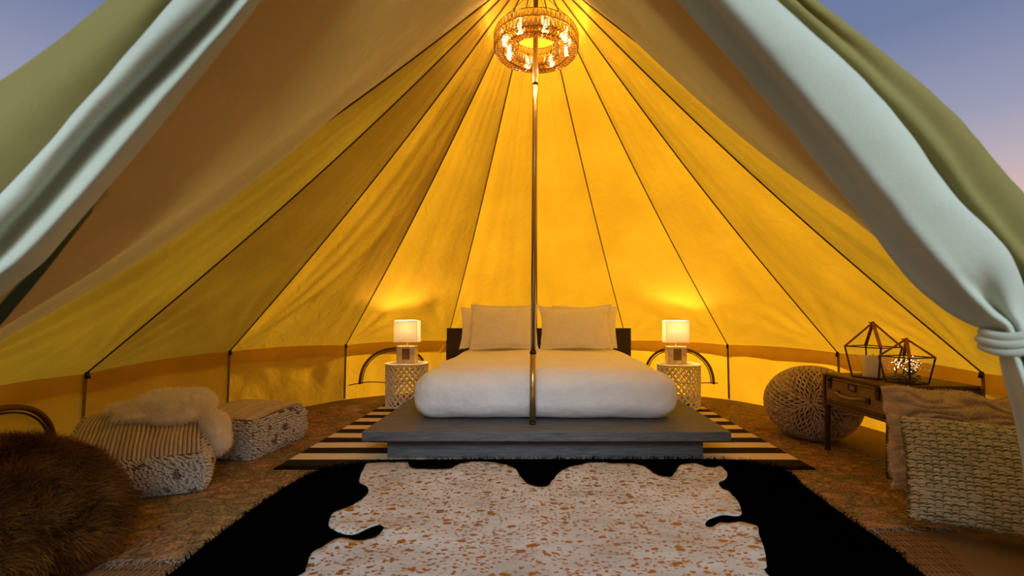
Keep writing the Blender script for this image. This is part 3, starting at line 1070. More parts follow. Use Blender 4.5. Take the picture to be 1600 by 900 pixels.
def cow_h(x, y):
    de = np.sqrt(((cow_edge - np.array([x, y])) ** 2).sum(axis=1)).min()
    h = .006 * noise.noise(Vector((x * 4.5, y * 4.5, 1))) + .006 * noise.noise(Vector((x * 11, y * 9, 5)))
    rim = math.exp(-de / .07)
    h += rim * (.012 * noise.noise(Vector((x * 13, y * 13, 3.3))))
    h += .012 * math.exp(-((x - .0) / .05) ** 2) * (1 if y < 2.4 else .3)
    return h
for v in bm.verts:
    v.co.z = max(.048, CZ + cow_h(v.co.x, v.co.y))
bmesh.ops.recalc_face_normals(bm, faces=bm.faces[:])
me = bpy.data.meshes.new('cowhide_rug')
bm.to_mesh(me)
bm.free()
me.polygons.foreach_set('use_smooth', [True] * len(me.polygons))
m, ns, ls, out = new_mat('gold_flecked_hide')
b = nd(ns, 'ShaderNodeBsdfPrincipled', Roughness=.75)
tc = nd(ns, 'ShaderNodeTexCoord')
mp = nd(ns, 'ShaderNodeMapping')
mp.inputs['Scale'].default_value = (1.0, 1.75, 1)
ls.new(tc.outputs['Object'], mp.inputs[0])
n3 = nd(ns, 'ShaderNodeTexNoise', Scale=3.0, Detail=2.0)
nw = nd(ns, 'ShaderNodeTexNoise', Scale=34.0, Detail=3.0)
ls.new(mp.outputs[0], n3.inputs['Vector'])
ls.new(mp.outputs[0], nw.inputs['Vector'])
wob_ = nd(ns, 'ShaderNodeMixRGB', Fac=.030)
ls.new(mp.outputs[0], wob_.inputs[1])
ls.new(nw.outputs['Color'], wob_.inputs[2])
def flecks(scale, size, keep):
    vo = nd(ns, 'ShaderNodeTexVoronoi', Scale=scale)
    ls.new(wob_.outputs[0], vo.inputs['Vector'])
    sep = nd(ns, 'ShaderNodeSeparateColor')
    ls.new(vo.outputs['Color'], sep.inputs[0])
    lim = nd(ns, 'ShaderNodeMath', operation='MULTIPLY_ADD')     # a random radius per fleck, none below the cut
    ls.new(sep.outputs[0], lim.inputs[0])
    lim.inputs[1].default_value = size / (1 - keep)
    lim.inputs[2].default_value = -size * keep / (1 - keep)
    lt = nd(ns, 'ShaderNodeMath', operation='LESS_THAN')
    ls.new(vo.outputs['Distance'], lt.inputs[0])
    ls.new(lim.outputs[0], lt.inputs[1])
    return lt
mxm = nd(ns, 'ShaderNodeMath', operation='MAXIMUM')
ls.new(flecks(21.0, .50, .40).outputs[0], mxm.inputs[0])
ls.new(flecks(50.0, .54, .0).outputs[0], mxm.inputs[1])
rp = ramp(ns, [(.3, (.42, .385, .34)), (.7, (.58, .56, .53))])
ls.new(n3.outputs['Fac'], rp.inputs[0])
mx = nd(ns, 'ShaderNodeMixRGB')
ls.new(mxm.outputs[0], mx.inputs[0])
ls.new(rp.outputs[0], mx.inputs[1])
mx.inputs[2].default_value = (.30, .135, .028, 1)
ls.new(mx.outputs[0], b.inputs['Base Color'])
mm = nd(ns, 'ShaderNodeMath', operation='MULTIPLY')
ls.new(mxm.outputs[0], mm.inputs[0])
mm.inputs[1].default_value = .6
ls.new(mm.outputs[0], b.inputs['Metallic'])
rr_ = nd(ns, 'ShaderNodeMath', operation='MULTIPLY_ADD')
ls.new(mxm.outputs[0], rr_.inputs[0])
rr_.inputs[1].default_value = -.35
rr_.inputs[2].default_value = .75
ls.new(rr_.outputs[0], b.inputs['Roughness'])
nf = nd(ns, 'ShaderNodeTexNoise', Scale=9.0, Detail=4.0)
ls.new(mp.outputs[0], nf.inputs['Vector'])
bp = nd(ns, 'ShaderNodeBump', Strength=.35, Distance=.03)
ls.new(nf.outputs['Fac'], bp.inputs['Height'])
ls.new(bp.outputs[0], b.inputs['Normal'])
ls.new(b.outputs[0], out.inputs[0])
M['cow'] = m
co_ = link('cowhide_rug', me, M['cow'])
sm = co_.modifiers.new('thickness', 'SOLIDIFY')
sm.thickness = .002
tag(co_, 'white cowhide rug with metallic gold flecks lying on the black fur', 'rug')

# ------------------------------------------------------------------ bed
BX, PLZ = .058, .234
bed = thing('platform_bed', 'low grey rough wood platform bed with overhanging slab', 'bed', (BX, 2.90, .02))
MB().box((0, 1.30, PLZ - .02 - .031), (2.394, 2.60, .062)).build('platform_slab', M['greywood'], bed, bevel=.004)
MB().box((-.006, 1.32, (PLZ - .02 - .062) / 2), (2.145, 2.36, PLZ - .02 - .062)).build('plinth', M['greywood'], bed, bevel=.004)
MB().box((-.043, 2.505, (.824 + PLZ) / 2 - .02), (2.21, .07, .824 - PLZ)).build('headboard', M['darkwood'], bed, bevel=.004)

# mattress under a white duvet
vv, ff = rounded_box(1.90, 2.16, .345, .135, 30)
out_v = []
for p, c in vv:
    q = Vector(p)
    x, y, z = c
    if z > -.2:
        q.z += .028 * (1 - x * x) * (1 - y * y * .4)
    side = max(abs(x), abs(y))
    if side > .8:
        bul = math.sin(math.pi * max(0, min(1, (z + 1) / 2)))
        q.x += math.copysign(.012, x) * bul * (abs(x) > .8)
        q.y += math.copysign(.012, y) * bul * (abs(y) > .8)
    nv_ = noise.noise_vector(Vector((q.x * 2.4, q.y * 2.4, q.z * 5)))
    n2_ = noise.noise_vector(Vector((q.x * 9, q.y * 7, q.z * 7 + 4)))
    q += nv_ * .014 + n2_ * .007
    # drape folds down the foot end and sides
    if z < .6 and side > .95:
        s_ = q.x if abs(y) > .95 else q.y
        q += (Vector((0, math.copysign(1, y), 0)) if abs(y) > .95 else Vector((math.copysign(1, x), 0, 0))) * (.006 * noise.noise(Vector((s_ * 11, 0, 2.2))) * (1 - z) * .5)
    q.z = max(q.z, -.1725)
    out_v.append(q)
mat_o = link('mattress', mesh_from('mattress', out_v, ff), M['white'], None, (.052, 3.165 + 1.08, PLZ + .1735))
ss = mat_o.modifiers.new('sub', 'SUBSURF')
ss.levels = ss.render_levels = 1
tag(mat_o, 'thick mattress under a smooth white duvet on the bed platform', 'mattress')

def pillow(loc, w, h, t, tilt, yaw, roll, label, seed, flange=.035):
    nu, nv = 40, 32
    vs_, fs_ = [], []
    for sgn in (1, -1):
        for j in range(nv):
            for i in range(nu):
                u, v = -1 + 2 * i / (nu - 1), -1 + 2 * j / (nv - 1)
                ue, ve = min(1, abs(u) / (1 - 2 * flange / w)), min(1, abs(v) / (1 - 2 * flange / h))
                th = ((1 - ue ** 2.6) * (1 - ve ** 2.6)) ** .55 if ue < 1 and ve < 1 else 0
                pinch = .075
                x = u * w / 2 * (1 - pinch * (1 - v * v) * abs(u) ** 3)
                z = v * h / 2 * (1 - pinch * 1.4 * (1 - u * u) * abs(v) ** 3)
                wr = noise.noise(Vector((u * 2.5 + seed, v * 2.5, seed))) * .034 + noise.noise(Vector((u * 6 + seed, v * 5 + u * 3, seed + 3))) * .018
                y = -sgn * (t / 2 * th * (1 + wr * 3) + .0015) + wr * .25
                vs_.append(Vector((x + .4 * wr * v, y, z + wr * .5 * u)))
        off = 0 if sgn == 1 else nu * nv
        g_ = grid_faces(nu, nv, off)
        fs_ += g_ if sgn == 1 else [f[::-1] for f in g_]
    # close the rim
    def vid(s, i, j):
        return s * nu * nv + j * nu + i
    for i in range(nu - 1):
        fs_ += [(vid(0, i + 1, 0), vid(0, i, 0), vid(1, i, 0), vid(1, i + 1, 0)), (vid(0, i, nv - 1), vid(0, i + 1, nv - 1), vid(1, i + 1, nv - 1), vid(1, i, nv - 1))]
    for j in range(nv - 1):
        fs_ += [(vid(0, 0, j), vid(0, 0, j + 1), vid(1, 0, j + 1), vid(1, 0, j)), (vid(0, nu - 1, j + 1), vid(0, nu - 1, j), vid(1, nu - 1, j), vid(1, nu - 1, j + 1))]
    o = link('pillow', mesh_from('pillow', vs_, fs_), M['pillow'], None, loc)
    o.rotation_euler = (R(-tilt), R(roll), R(yaw))
    return tag(o, label, 'pillow', 'white pillows at the head of the bed')
MT = .610
pillow((-.365, 4.90, MT + .245), .76, .53, .17, 17, 2, 0, 'white pillow propped in front at the left of the bed head', 1.3)
pillow((.415, 4.90, MT + .238), .80, .51, .17, 17, -3, -1.0, 'white pillow propped in front at the right of the bed head', 5.9)
pillow((-.50, 5.10, MT + .235), .76, .50, .15, 17, 3, 0, 'white pillow mostly hidden behind the left front pillow', 9.1)
pillow((.53, 5.10, MT + .245), .76, .50, .15, 17, -3, 1.5, 'white pillow mostly hidden behind the right front pillow', 12.4)

# ------------------------------------------------------------------ side tables and lamps
def side_table(loc, label):
    t = thing('side_table', label, 'side table', loc, group='carved bedside tables')
    H, r = .455, .225
    MB().lathe([(.001, H - .016), (r - .012, H - .016), (r - .004, H - .022), (r, H - .012), (r, H - .003), (r - .006, H), (r - .014, H - .002), (.001, H - .003)], 48).build('table_top', M['tablewhite'], t, smooth=True)
    MB().lathe([(r - .022, 0), (r - .004, 0), (r - .002, .010), (r - .006, .020), (r - .022, .020)], 48, closed=True).build('foot_ring', M['tablewhite'], t, smooth=True)
    nc, rows = 22, 11
    z0, z1 = .020, H - .020
    dz = (z1 - z0) / rows
    lat = MB()
    rr = r - .010
    def P_(c, z, rad=rr):
        a = 2 * math.pi * c / nc
        return Vector((rad * math.cos(a), rad * math.sin(a), z))
    ha, hz = .20, dz * .36
    def strut(c0, z_0, c1, z_1):
        a, b_ = P_(c0, z_0), P_(c1, z_1)
        m_ = (a + b_) / 2
        lat.bar(a, b_, .010, .014, up=Vector((m_.x, m_.y, 0)).normalized())
    for j in range(rows + 1):
        z = z0 + j * dz
        for i in range(nc):
            c = i + (.5 if j % 2 else 0)
            ring = 0 < j < rows
            if ring and j % 2 == 1:
                strut(c - ha, z, c, z + hz); strut(c, z + hz, c + ha, z); strut(c + ha, z, c, z - hz); strut(c, z - hz, c - ha, z)
            if j < rows:
                for s in (-.5, .5):
                    if j % 2 == 1:
                        strut(c + math.copysign(ha * .55, s), z + hz * .55, c + s, z + dz)
                    else:
                        strut(c, z, c + s - math.copysign(ha * .55, s), z + dz - hz * .55)
    lat.build('lattice', M['tablewhite'], t)
    return t
LT, RT = (-1.40, 4.80, .020), (1.485, 4.72, .020)
side_table(LT, 'round cream lattice side table left of the bed')
side_table(RT, 'round cream lattice side table right of the bed')

M['shade'] = None
m, ns, ls, out = new_mat('linen_shade')
d = nd(ns, 'ShaderNodeBsdfDiffuse')
d.inputs[0].default_value = (.85, .80, .70, 1)
t = nd(ns, 'ShaderNodeBsdfTranslucent')
tc = nd(ns, 'ShaderNodeTexCoord')
nz = nd(ns, 'ShaderNodeTexNoise', Scale=60.0, Detail=2.0)
ls.new(tc.outputs['Object'], nz.inputs['Vector'])
rp = ramp(ns, [(.3, (.80, .74, .62)), (.7, (.92, .86, .74))])
ls.new(nz.outputs['Fac'], rp.inputs[0])
ls.new(rp.outputs[0], t.inputs[0])
mx = nd(ns, 'ShaderNodeMixShader', Fac=.6)
ls.new(d.outputs[0], mx.inputs[1])
ls.new(t.outputs[0], mx.inputs[2])
ls.new(mx.outputs[0], out.inputs[0])
M['shade'] = m
M['block'] = plain('frosted_crystal_block', (.72, .62, .46), .18, var=.25, scale=14, spec=.6, coat=.5)
M['amber'] = plain('amber_core', (.20, .125, .04), .3, var=.3, scale=40, stretch=(1, 1, 6), bump=.3, bscale=60)

def table_lamp(loc, label, power):
    t = thing('table_lamp', label, 'lamp', loc, group='crystal block bedside lamps')
    bw, bd, bh = .195, .13, .180
    # block as a picture-frame around a recessed amber core
    fr = .056
    f_ = MB()
    f_.box((-(bw - fr) / 2, 0, bh / 2), (fr, bd, bh))
    f_.box(((bw - fr) / 2, 0, bh / 2), (fr, bd, bh))
    f_.box((0, 0, .019), (bw - 2 * fr, bd, .038))
    f_.box((0, 0, bh - .012), (bw - 2 * fr, bd, .024))
    f_.build('crystal_block', M['block'], t, bevel=.004)
    MB().box((0, 0, .038 + (bh - .062) / 2), (bw - 2 * fr, bd - .012, bh - .062)).build('core', M['amber'], t)
    MB().tube([(0, 0, bh), (0, 0, bh + .17)], .006, 10).build('stem', M['brass'], t, smooth=True)
    MB().lathe([(.012, bh), (.014, bh + .006), (.006, bh + .012)], 16).build('ferrule', M['brass'], t, smooth=True)
    s0, s1, sw, sd, th = .222, .450, .242, .15, .0025
    sh = MB()
    for (cx, cy, lx, ly) in ((0, -sd / 2, sw, th), (0, sd / 2, sw, th), (-sw / 2, 0, th, sd), (sw / 2, 0, th, sd)):
        sh.box((cx, cy, (s0 + s1) / 2), (lx + (th if lx > ly else 0), ly, s1 - s0))
    so = sh.build('lamp_shade', M['shade'], t)
    for z in (s0, s1):
        rm = MB()
        for (cx, cy, lx, ly) in ((0, -sd / 2, sw, .006), (0, sd / 2, sw, .006), (-sw / 2, 0, .006, sd), (sw / 2, 0, .006, sd)):
            rm.box((cx, cy, z), (lx + .006, ly, .005))
        rm.build('hem', M['tablewhite'], so)
    for sx in (-1, 1):
        for sy in (-1, 1):
            MB().box((sx * sw / 2, sy * sd / 2, (s0 + s1) / 2), (.004, .004, s1 - s0)).build('corner_rib', M['tablewhite'], so)
    MB().lathe([(.001, -.03), (.018, -.024), (.026, 0), (.02, .022), (.001, .032)], 14, (0, 0, .335)).build('bulb', M['bulb'], t, smooth=True)
    ld = bpy.data.lights.new('lamp_glow', 'POINT')
    ld.energy = power
    ld.color = (1.0, .72, .36)
    ld.shadow_soft_size = .03
    lo = bpy.data.objects.new('lamp_glow', ld)
    COL.objects.link(lo)
    lo.parent = t
    lo.location = (0, 0, .385)
    return t
table_lamp((LT[0] + .005, LT[1], LT[2] + .455), 'lit crystal block lamp with white shade left of the bed', 17.0)
table_lamp((RT[0] - .03, RT[1], RT[2] + .455), 'lit crystal block lamp with white shade right of the bed', 17.0)

# ------------------------------------------------------------------ chandelier
CHZ0, CHZ1 = 2.843, 2.958
RO, RI = .288, .162
chan = thing('chandelier', 'glowing drum chandelier of cut crystals around the tent pole', 'chandelier', (TC.x, TC.y, CHZ0))
CH = CHZ1 - CHZ0
def crystal_mesh(name, w, h, t):
    # bar with a faceted front and pointed ends
    vs_ = [(0, -t, -h * .28), (0, -t, h * .28), (-w / 2, 0, -h * .36), (w / 2, 0, -h * .36), (w / 2, 0, h * .36), (-w / 2, 0, h * .36),
           (0, 0, -h / 2), (0, 0, h / 2), (0, t * .6, 0)]
    fs_ = [(0, 3, 4, 1), (2, 0, 1, 5), (0, 6, 3), (2, 6, 0), (1, 4, 7), (5, 1, 7), (2, 5, 8), (5, 7, 8), (7, 4, 8), (4, 3, 8), (3, 6, 8), (6, 2, 8)]
    me = mesh_from(name, vs_, fs_, False)
    me.materials.append(M['crystal'])
    return me
def hang(me, a, rad, z, tilt):
    o = bpy.data.objects.new('crystal', me)
    COL.objects.link(o)
    o.parent = chan
    o.location = (rad * math.cos(a), rad * math.sin(a), z)
    o.rotation_euler = Matrix.Rotation(a + math.pi / 2, 3, 'Z').to_euler() if tilt is None else (Matrix.Rotation(a + math.pi / 2, 3, 'Z') @ Matrix.Rotation(tilt, 3, 'X')).to_euler()
mo1 = crystal_mesh('crystal', .0285, .056, .011)
mo2 = crystal_mesh('crystal', .0285, .064, .011)
mb1 = crystal_mesh('crystal', .0270, .068, .010)
mb2 = crystal_mesh('crystal', .0235, .064, .010)
mi1 = crystal_mesh('crystal', .0270, .058, .010)
for k in range(60):
    a = 2 * math.pi * k / 60
    hang(mo1, a, RO, CH - .027, None)
    hang(mo2, a + math.pi / 60, RO, .032, None)
    hang(mb1, a, RO - .034, .0, R(90))
for k in range(44):
    hang(mb2, 2 * math.pi * k / 44, RI + .032, .0, R(90))
for k in range(36):
    a = 2 * math.pi * k / 36
    hang(mi1, a, RI, CH - .028, R(180))
    hang(mi1, a + math.pi / 36, RI, .030, R(180))
for (rad, z) in ((RO, 0), (RO, CH), (RO, .064), (RI, 0), (RI, CH), ((RO + RI) / 2, -.002)):
    ring = [(rad * math.cos(2 * math.pi * k / 60), rad * math.sin(2 * math.pi * k / 60), z) for k in range(61)]
    MB().tube(ring, .0026, 6, cap=False).build('hoop', M['wire'], chan, smooth=True)
for k in range(4):
    a = math.pi / 4 + k * math.pi / 2
    MB().tube([(RO * math.cos(a), RO * math.sin(a), CH), (.035 * math.cos(a), .035 * math.sin(a), .40)], .0022, 6).build('suspension_wire', M['wire'], chan)
    MB().tube([(RI * math.cos(a), RI * math.sin(a), CH), (RO * math.cos(a), RO * math.sin(a), CH)], .003, 6).build('spoke', M['wire'], chan)
MB().lathe([(.022, .385), (.045, .39), (.045, .405), (.022, .41)], 20).build('canopy', M['wire'], chan, smooth=True)
for k in range(8):
    a = 2 * math.pi * (k + .35) / 8
    p = Vector(((RO + RI) / 2 * math.cos(a), (RO + RI) / 2 * math.sin(a), .055))
    MB().lathe([(.001, -.028), (.012, -.02), (.015, 0), (.010, .02), (.001, .03)], 10, p).build('bulb', M['bulb'], chan, smooth=True)
    MB().tube([p + Vector((0, 0, .03)), p + Vector((0, 0, CH - .055))], .008, 8).build('socket', M['wire'], chan, smooth=True)
    ld = bpy.data.lights.new('chandelier_glow', 'POINT')
    ld.energy = 8.0
    ld.color = (1.0, .73, .36)
    ld.shadow_soft_size = .015
    lo = bpy.data.objects.new('chandelier_glow', ld)
    COL.objects.link(lo)
    lo.parent = chan
    lo.location = p + Vector((0, 0, -.040))

# ------------------------------------------------------------------ woven poufs
M['cord'] = tinted('cream_cord', (.26, .17, .10), (.62, .52, .38), .9)
M['loop'] = tinted('loop_yarn', (.20, .11, .08), (.66, .60, .50), .9, mid=(.58, .52, .43))
M['poufbase'] = plain('pouf_backing', (.20, .14, .09), .95, var=.25, scale=30)

def woven_pouf(name_label, corners, hs, seed, bulge=.05):
    """corners: four floor points front-left, front-right, back-right, back-left; hs: heights there"""
    c0, c1, c2, c3 = [Vector(c) for c in corners]
    ctr = (c0 + c1 + c2 + c3) / 4
    t = thing('woven_pouf', name_label, 'pouf', (ctr.x, ctr.y, .013), group='woven floor poufs')
    def S(u, v, w):
        """u across, v depth, w height, all 0..1; plump box in local space"""
        a = c0.lerp(c1, u)
        b_ = c3.lerp(c2, u)
        p = a.lerp(b_, v) - ctr
        h = (hs[0] * (1 - u) + hs[1] * u) * (1 - v) + (hs[3] * (1 - u) + hs[2] * u) * v
        bu, bv, bw = 4 * u * (1 - u), 4 * v * (1 - v), 4 * w * (1 - w)
        # bulging sides, rounded towards the top and bottom
        ex = (c1 - c0).normalized()
        ey = (c3 - c0).normalized()
        soft = .6 + .4 * bw
        p = p + ex * ((u - .5) * 2 * bulge * .6 * bw * (.4 + .6 * bv)) + ey * ((v - .5) * 2 * bulge * .6 * bw * (.4 + .6 * bu))
        shrink = 1 - .06 * abs(2 * w - 1) ** 3
        p = Vector((p.x * shrink, p.y * shrink, 0))
        p.z = h * w + bulge * (bu * bv) ** .7 * max(0, 2 * w - 1)
        p += noise.noise_vector(p * 6 + Vector((seed, 0, 0))) * .008 * w
        return p
    n = 20
    vs_, fs_ = [], []
    def face(fn):
        off = len(vs_)
        for j in range(n):
            for i in range(n):
                vs_.append(fn(i / (n - 1), j / (n - 1)))
        fs_.extend(grid_faces(n, n, off))
    face(lambda a, b_: S(a, b_, 1))
    face(lambda a, b_: S(a, 0, b_))
    face(lambda a, b_: S(1, a, b_))
    face(lambda a, b_: S(1 - a, 1, b_))
    face(lambda a, b_: S(0, 1 - a, b_))
    face(lambda a, b_: S(1 - a, b_, 0))
    link('body', mesh_from('body', vs_, fs_), M['poufbase'], t)
    # ribbed top: cords running front to back, with a fleck along each
    w_len = (c1 - c0).length
    nr = int(w_len / .0215)
    cords = []
    tints = []
    for k in range(nr):
        u = (k + .5) / nr
        cords.append([S(u, v / 23, 1) + Vector((0, 0, .003)) for v in range(24)])
        tints.append(.62 + .38 * random.random())
    V, q, tv = tubes(np.array([[tuple(p) for p in c] for c in cords]), .0088, 7, np.array(tints))
    tv = tv.reshape(nr, 24, 7) * (1 - .25 * rng.random((nr, 24, 1)))
    o = link('ribbed_top', fast_mesh('ribbed_top', V, q, None, tv.ravel()), M['cord'], t)
    o['kind'] = 'stuff'
    # looped yarn on the sides
    P, T = [], []
    d_ = (c3 - c0).length
    for side, L in (('f', w_len), ('r', d_), ('l', d_), ('b', w_len)):
        cols = int(L / .0165)
        rows = int(max(hs) / .0150)
        for j in range(rows):
            for i in range(cols):
                a = (i + .5 + random.uniform(-.3, .3)) / cols
                w = (j + .5 + random.uniform(-.3, .3)) / rows
                fn = {'f': lambda a, w: S(a, 0, w), 'r': lambda a, w: S(1, a, w), 'l': lambda a, w: S(0, a, w), 'b': lambda a, w: S(a, 1, w)}[side]
                p = fn(a, w)
                du = (fn(min(1, a + .02), w) - fn(max(0, a - .02), w)).normalized()
                dw = (fn(a, min(1, w + .03)) - fn(a, max(0, w - .03))).normalized()
                nn = du.cross(dw)
                if nn.dot(p) < 0:
                    nn = -nn
                nn.normalize()
                l_ = random.uniform(.013, .021)
                sk = du * random.uniform(-.008, .008)
                P.append([p - du * .005 - nn * .003, p - du * .004 + nn * l_ * .8 + sk, p + nn * l_ + sk - dw * .005, p + du * .004 + nn * l_ * .7 + sk - dw * .007, p + du * .005 - nn * .003 - dw * .004])
                sp_ = noise.noise(p * 16 + Vector((seed * 3, 1, 2)))
                T.append(.05 if sp_ > .36 else .6 + .4 * random.random())
    V, q, tv = tubes(np.array([[tuple(p) for p in c] for c in P]), .0048, 5, np.array(T))
    o = link('loop_pile', fast_mesh('loop_pile', V, q, None, tv), M['loop'], t)
    o['kind'] = 'stuff'
    return t, S, ctr
p1 = [(-2.46, 2.28, 0), (-1.86, 2.50, 0), (-2.17, 2.93, 0), (-2.73, 2.70, 0)]
pouf1, S1, ctr1 = woven_pouf('ribbed cream woven pouf with a white sheepskin thrown over it', p1, (.20, .20, .37, .37), 1.0, .055)
p2 = [(-2.50, 3.10, 0), (-1.91, 3.00, 0), (-1.87, 3.58, 0), (-2.46, 3.70, 0)]
pouf2, S2, ctr2 = woven_pouf('low ribbed cream woven pouf nearest the striped rug', p2, (.25, .26, .27, .27), 2.0, .045)

# sheepskin: one continuous draped hide, meshed from overlapping lobes
def blob_mesh(name, lobes, voxel):
    bm = bmesh.new()
    for (c, s, rz, tilt) in lobes:
        mtx = Matrix.Translation(c) @ Matrix.Rotation(rz, 4, 'Z') @ Matrix.Rotation(tilt, 4, 'Y') @ Matrix.Diagonal((*s, 1))
        bmesh.ops.create_uvsphere(bm, u_segments=24, v_segments=14, radius=1.0, matrix=mtx)
    me = bpy.data.meshes.new(name)
    bm.to_mesh(me)
    bm.free()
    tmp = bpy.data.objects.new('tmp', me)
    COL.objects.link(tmp)
    r_ = tmp.modifiers.new('r', 'REMESH')
    r_.mode = 'VOXEL'
    r_.voxel_size = voxel
    s_ = tmp.modifiers.new('s', 'SMOOTH')
    s_.factor = .6
    s_.iterations = 8
    dg = bpy.context.evaluated_depsgraph_get()
    dg.update()
    res = bpy.data.meshes.new_from_object(tmp.evaluated_get(dg))
    bpy.data.objects.remove(tmp)
    res.polygons.foreach_set('use_smooth', [True] * len(res.polygons))
    return res
sk = thing('sheepskin_throw', 'fluffy white sheepskin lying across the larger woven pouf', 'throw', (0, 0, 0))
def surf1(u, v):
    return S1(u, v, 1) + Vector((ctr1.x, ctr1.y, .013))
def surf1s(v, w):
    return S1(1, v, w) + Vector((ctr1.x, ctr1.y, .013))
lob = []
# (surface u, v, size, lift)
for (u, v, sx, sy, sz, lift, rz, tl) in ((.42, .86, .14, .08, .032, .030, .3, .0), (.60, .80, .13, .10, .045, .040, .2, 0), (.82, .76, .13, .12, .055, .055, .2, .10),
                                         (.54, .62, .15, .065, .030, .024, .5, 0), (.76, .58, .12, .08, .038, .030, .3, 0), (.92, .86, .11, .12, .065, .070, .4, .2), (.70, .96, .16, .08, .06, .055, .2, 0)):
    lob.append((surf1(u, v) + Vector((0, 0, lift)), (sx, sy, sz), rz, tl))
for (v, w, s, off) in ((.62, .90, (.06, .11, .085), .035), (.50, .72, (.05, .085, .085), .04), (.72, .80, (.05, .10, .09), .045)):
    p = surf1s(v, w)
    lob.append((p + Vector((off, off * .3, .01)), s, R(35), .15))
sme = blob_mesh('hide', lob, .012)
M['wool'] = tinted('white_wool', (.93, .87, .76), (1.0, .98, .94), .9, .3, .4, spec=.05)
link('hide', sme, plain('wool_base', (.9, .84, .72), .95), sk)
P, N_ = sample_mesh(sme, 42000, 3)
fur('wool', P, N_, .034, .0020, M['wool'], sk, lean=.8, clump=.5, droop=.5, seed=8, clump_scale=11)

# ------------------------------------------------------------------ brown fur bean bag
bb = thing('fur_beanbag', 'shaggy brown fur bean bag in the near left corner', 'bean bag', (-2.06, 1.64, .013))
vv, ff = rounded_box(.82, .76, .50, .235, 22)
out_v = []
for p, c in vv:
    q = Vector(p)
    q.z += .25
    k = 1 - .38 * max(0, q.z / .45) ** 2
    q.x *= k
    q.y *= k
    q += noise.noise_vector(q * 4) * .02
    q.z = max(q.z, .004)
    out_v.append(q)
bme = mesh_from('body', out_v, ff)
M['brownfur'] = tinted('brown_fur', (.034, .014, .003), (.32, .145, .030), .9, .0, mid=(.15, .065, .013), spec=.08)
link('body', bme, plain('brown_hide', (.035, .018, .007), .95), bb)
P, N_ = sample_mesh(bme, 105000, 4)
kk = P[:, 2] > .03
fur('fur', P[kk], N_[kk], .048, .0019, M['brownfur'], bb, lean=.75, clump=.5, droop=.45, seed=9, clump_scale=8, tint_scale=11)

# ------------------------------------------------------------------ knitted ball pouf
M['knit'] = tinted('grey_beige_knit', (.30, .22, .15), (.58, .47, .35), .9)
kb = thing('knitted_pouf', 'round chunky knitted pouf beside the suitcase table', 'pouf', (2.215, 3.62, .013))
ra, rz_ = .335, .285
body_v, body_f = [], []
axis = Vector((-.52, -.83, .20)).normalized()      # the gathered centre of the knit faces the door
tx = axis.cross(Vector((0, 0, 1))).normalized()
ty = tx.cross(axis).normalized()
def ball(lat, lon, off=0.0):
    d_ = axis * math.cos(lat) + (tx * math.cos(lon) + ty * math.sin(lon)) * math.sin(lat)
    sq = 1 + .04 * (abs(d_.z) ** 3)
    p = Vector((d_.x * (ra + off), d_.y * (ra + off), d_.z * (rz_ + off)))
    p.z = max(p.z, -rz_ * .93)
    return p + Vector((0, 0, rz_ * .93))
nl, nm = 36, 24
for j in range(nm + 1):
    for i in range(nl):
        body_v.append(ball(math.pi * j / nm + 1e-3, 2 * math.pi * i / nl, -.008))
link('body', mesh_from('body', body_v, grid_faces(nl, nm + 1, 0, True)), plain('knit_base', (.10, .065, .035), .95), kb)
P, T, Rr = [], [], []
rows = 28
for j in range(1, rows):
    lat = math.pi * j / rows * .98
    dl = math.pi / rows
    cols = max(8, int(2 * math.pi * math.sin(lat) * ra / .038))
    for i in range(cols):
        lo = 2 * math.pi * (i + .5 * (j % 2)) / cols
        wd = .5 * 2 * math.pi / cols
        for s in (-1, 1):
            pp = []
            for t_ in (0, .5, 1):
                la = lat - dl * .75 + dl * 1.5 * t_
                ll = lo + s * wd * (.95 - .85 * t_)
                pp.append(ball(min(math.pi - .01, max(.01, la)), ll, .006 * math.sin(math.pi * t_) + .001))
            P.append([tuple(p) for p in pp])
            T.append(random.random())
            k_ = min(1.0, .45 + .55 * math.sin(lat))
            Rr.append([.0055 * k_, .0115 * k_, .0060 * k_])
V, q, tv = tubes(P, np.array(Rr), 6, np.array(T))
o = link('stitches', fast_mesh('stitches', V, q, None, tv), M['knit'], kb)
o['kind'] = 'stuff'

# ------------------------------------------------------------------ suitcase table
ST = thing('suitcase_table', 'tan suitcase styled console table with latches on slim dark legs', 'table', (2.09, 2.66, .013))
SX, SY = .54, .60
ztop, zbot = .557, .335          # local heights
MB().box((SX / 2, SY / 2, (ztop + zbot) / 2), (SX - .016, SY - .016, ztop - zbot - .02)).build('case_body', M['casewood'], ST)
lid = MB().box((SX / 2, SY / 2, ztop - .009), (SX + .006, SY + .006, .018)).build('table_top', M['casewood'], ST, bevel=.004)
MB().box((SX / 2, SY / 2, zbot + .008), (SX + .006, SY + .006, .022)).build('bottom_rail', M['casewood'], ST, bevel=.004)
for (x, y) in ((0, 0), (SX, 0), (SX, SY), (0, SY)):
    MB().box((x, y, (ztop + zbot) / 2), (.022, .022, ztop - zbot - .02)).build('corner_edge', M['casewood'], ST, bevel=.003)
drw = MB().box((.002, SY / 2, (ztop + zbot) / 2), (.020, SY - .05, ztop - zbot - .055)).build('drawer_front', M['suitcase'], ST, bevel=.004)
bd = MB()
for (c, s) in (((-.004, SY / 2, ztop - .036), (.012, SY - .05, .006)), ((-.004, SY / 2, zbot + .040), (.012, SY - .05, .006)), ((-.004, .028, (ztop + zbot) / 2), (.012, .006, .16)), ((-.004, SY - .028, (ztop + zbot) / 2), (.012, .006, .16))):
    bd.box(c, s)
bd.build('edge_binding', M['bronze'], drw)
MB().box((SX / 2, .002, (ztop + zbot) / 2), (SX - .03, .018, ztop - zbot - .05)).build('end_panel', M['darkwood'], ST)
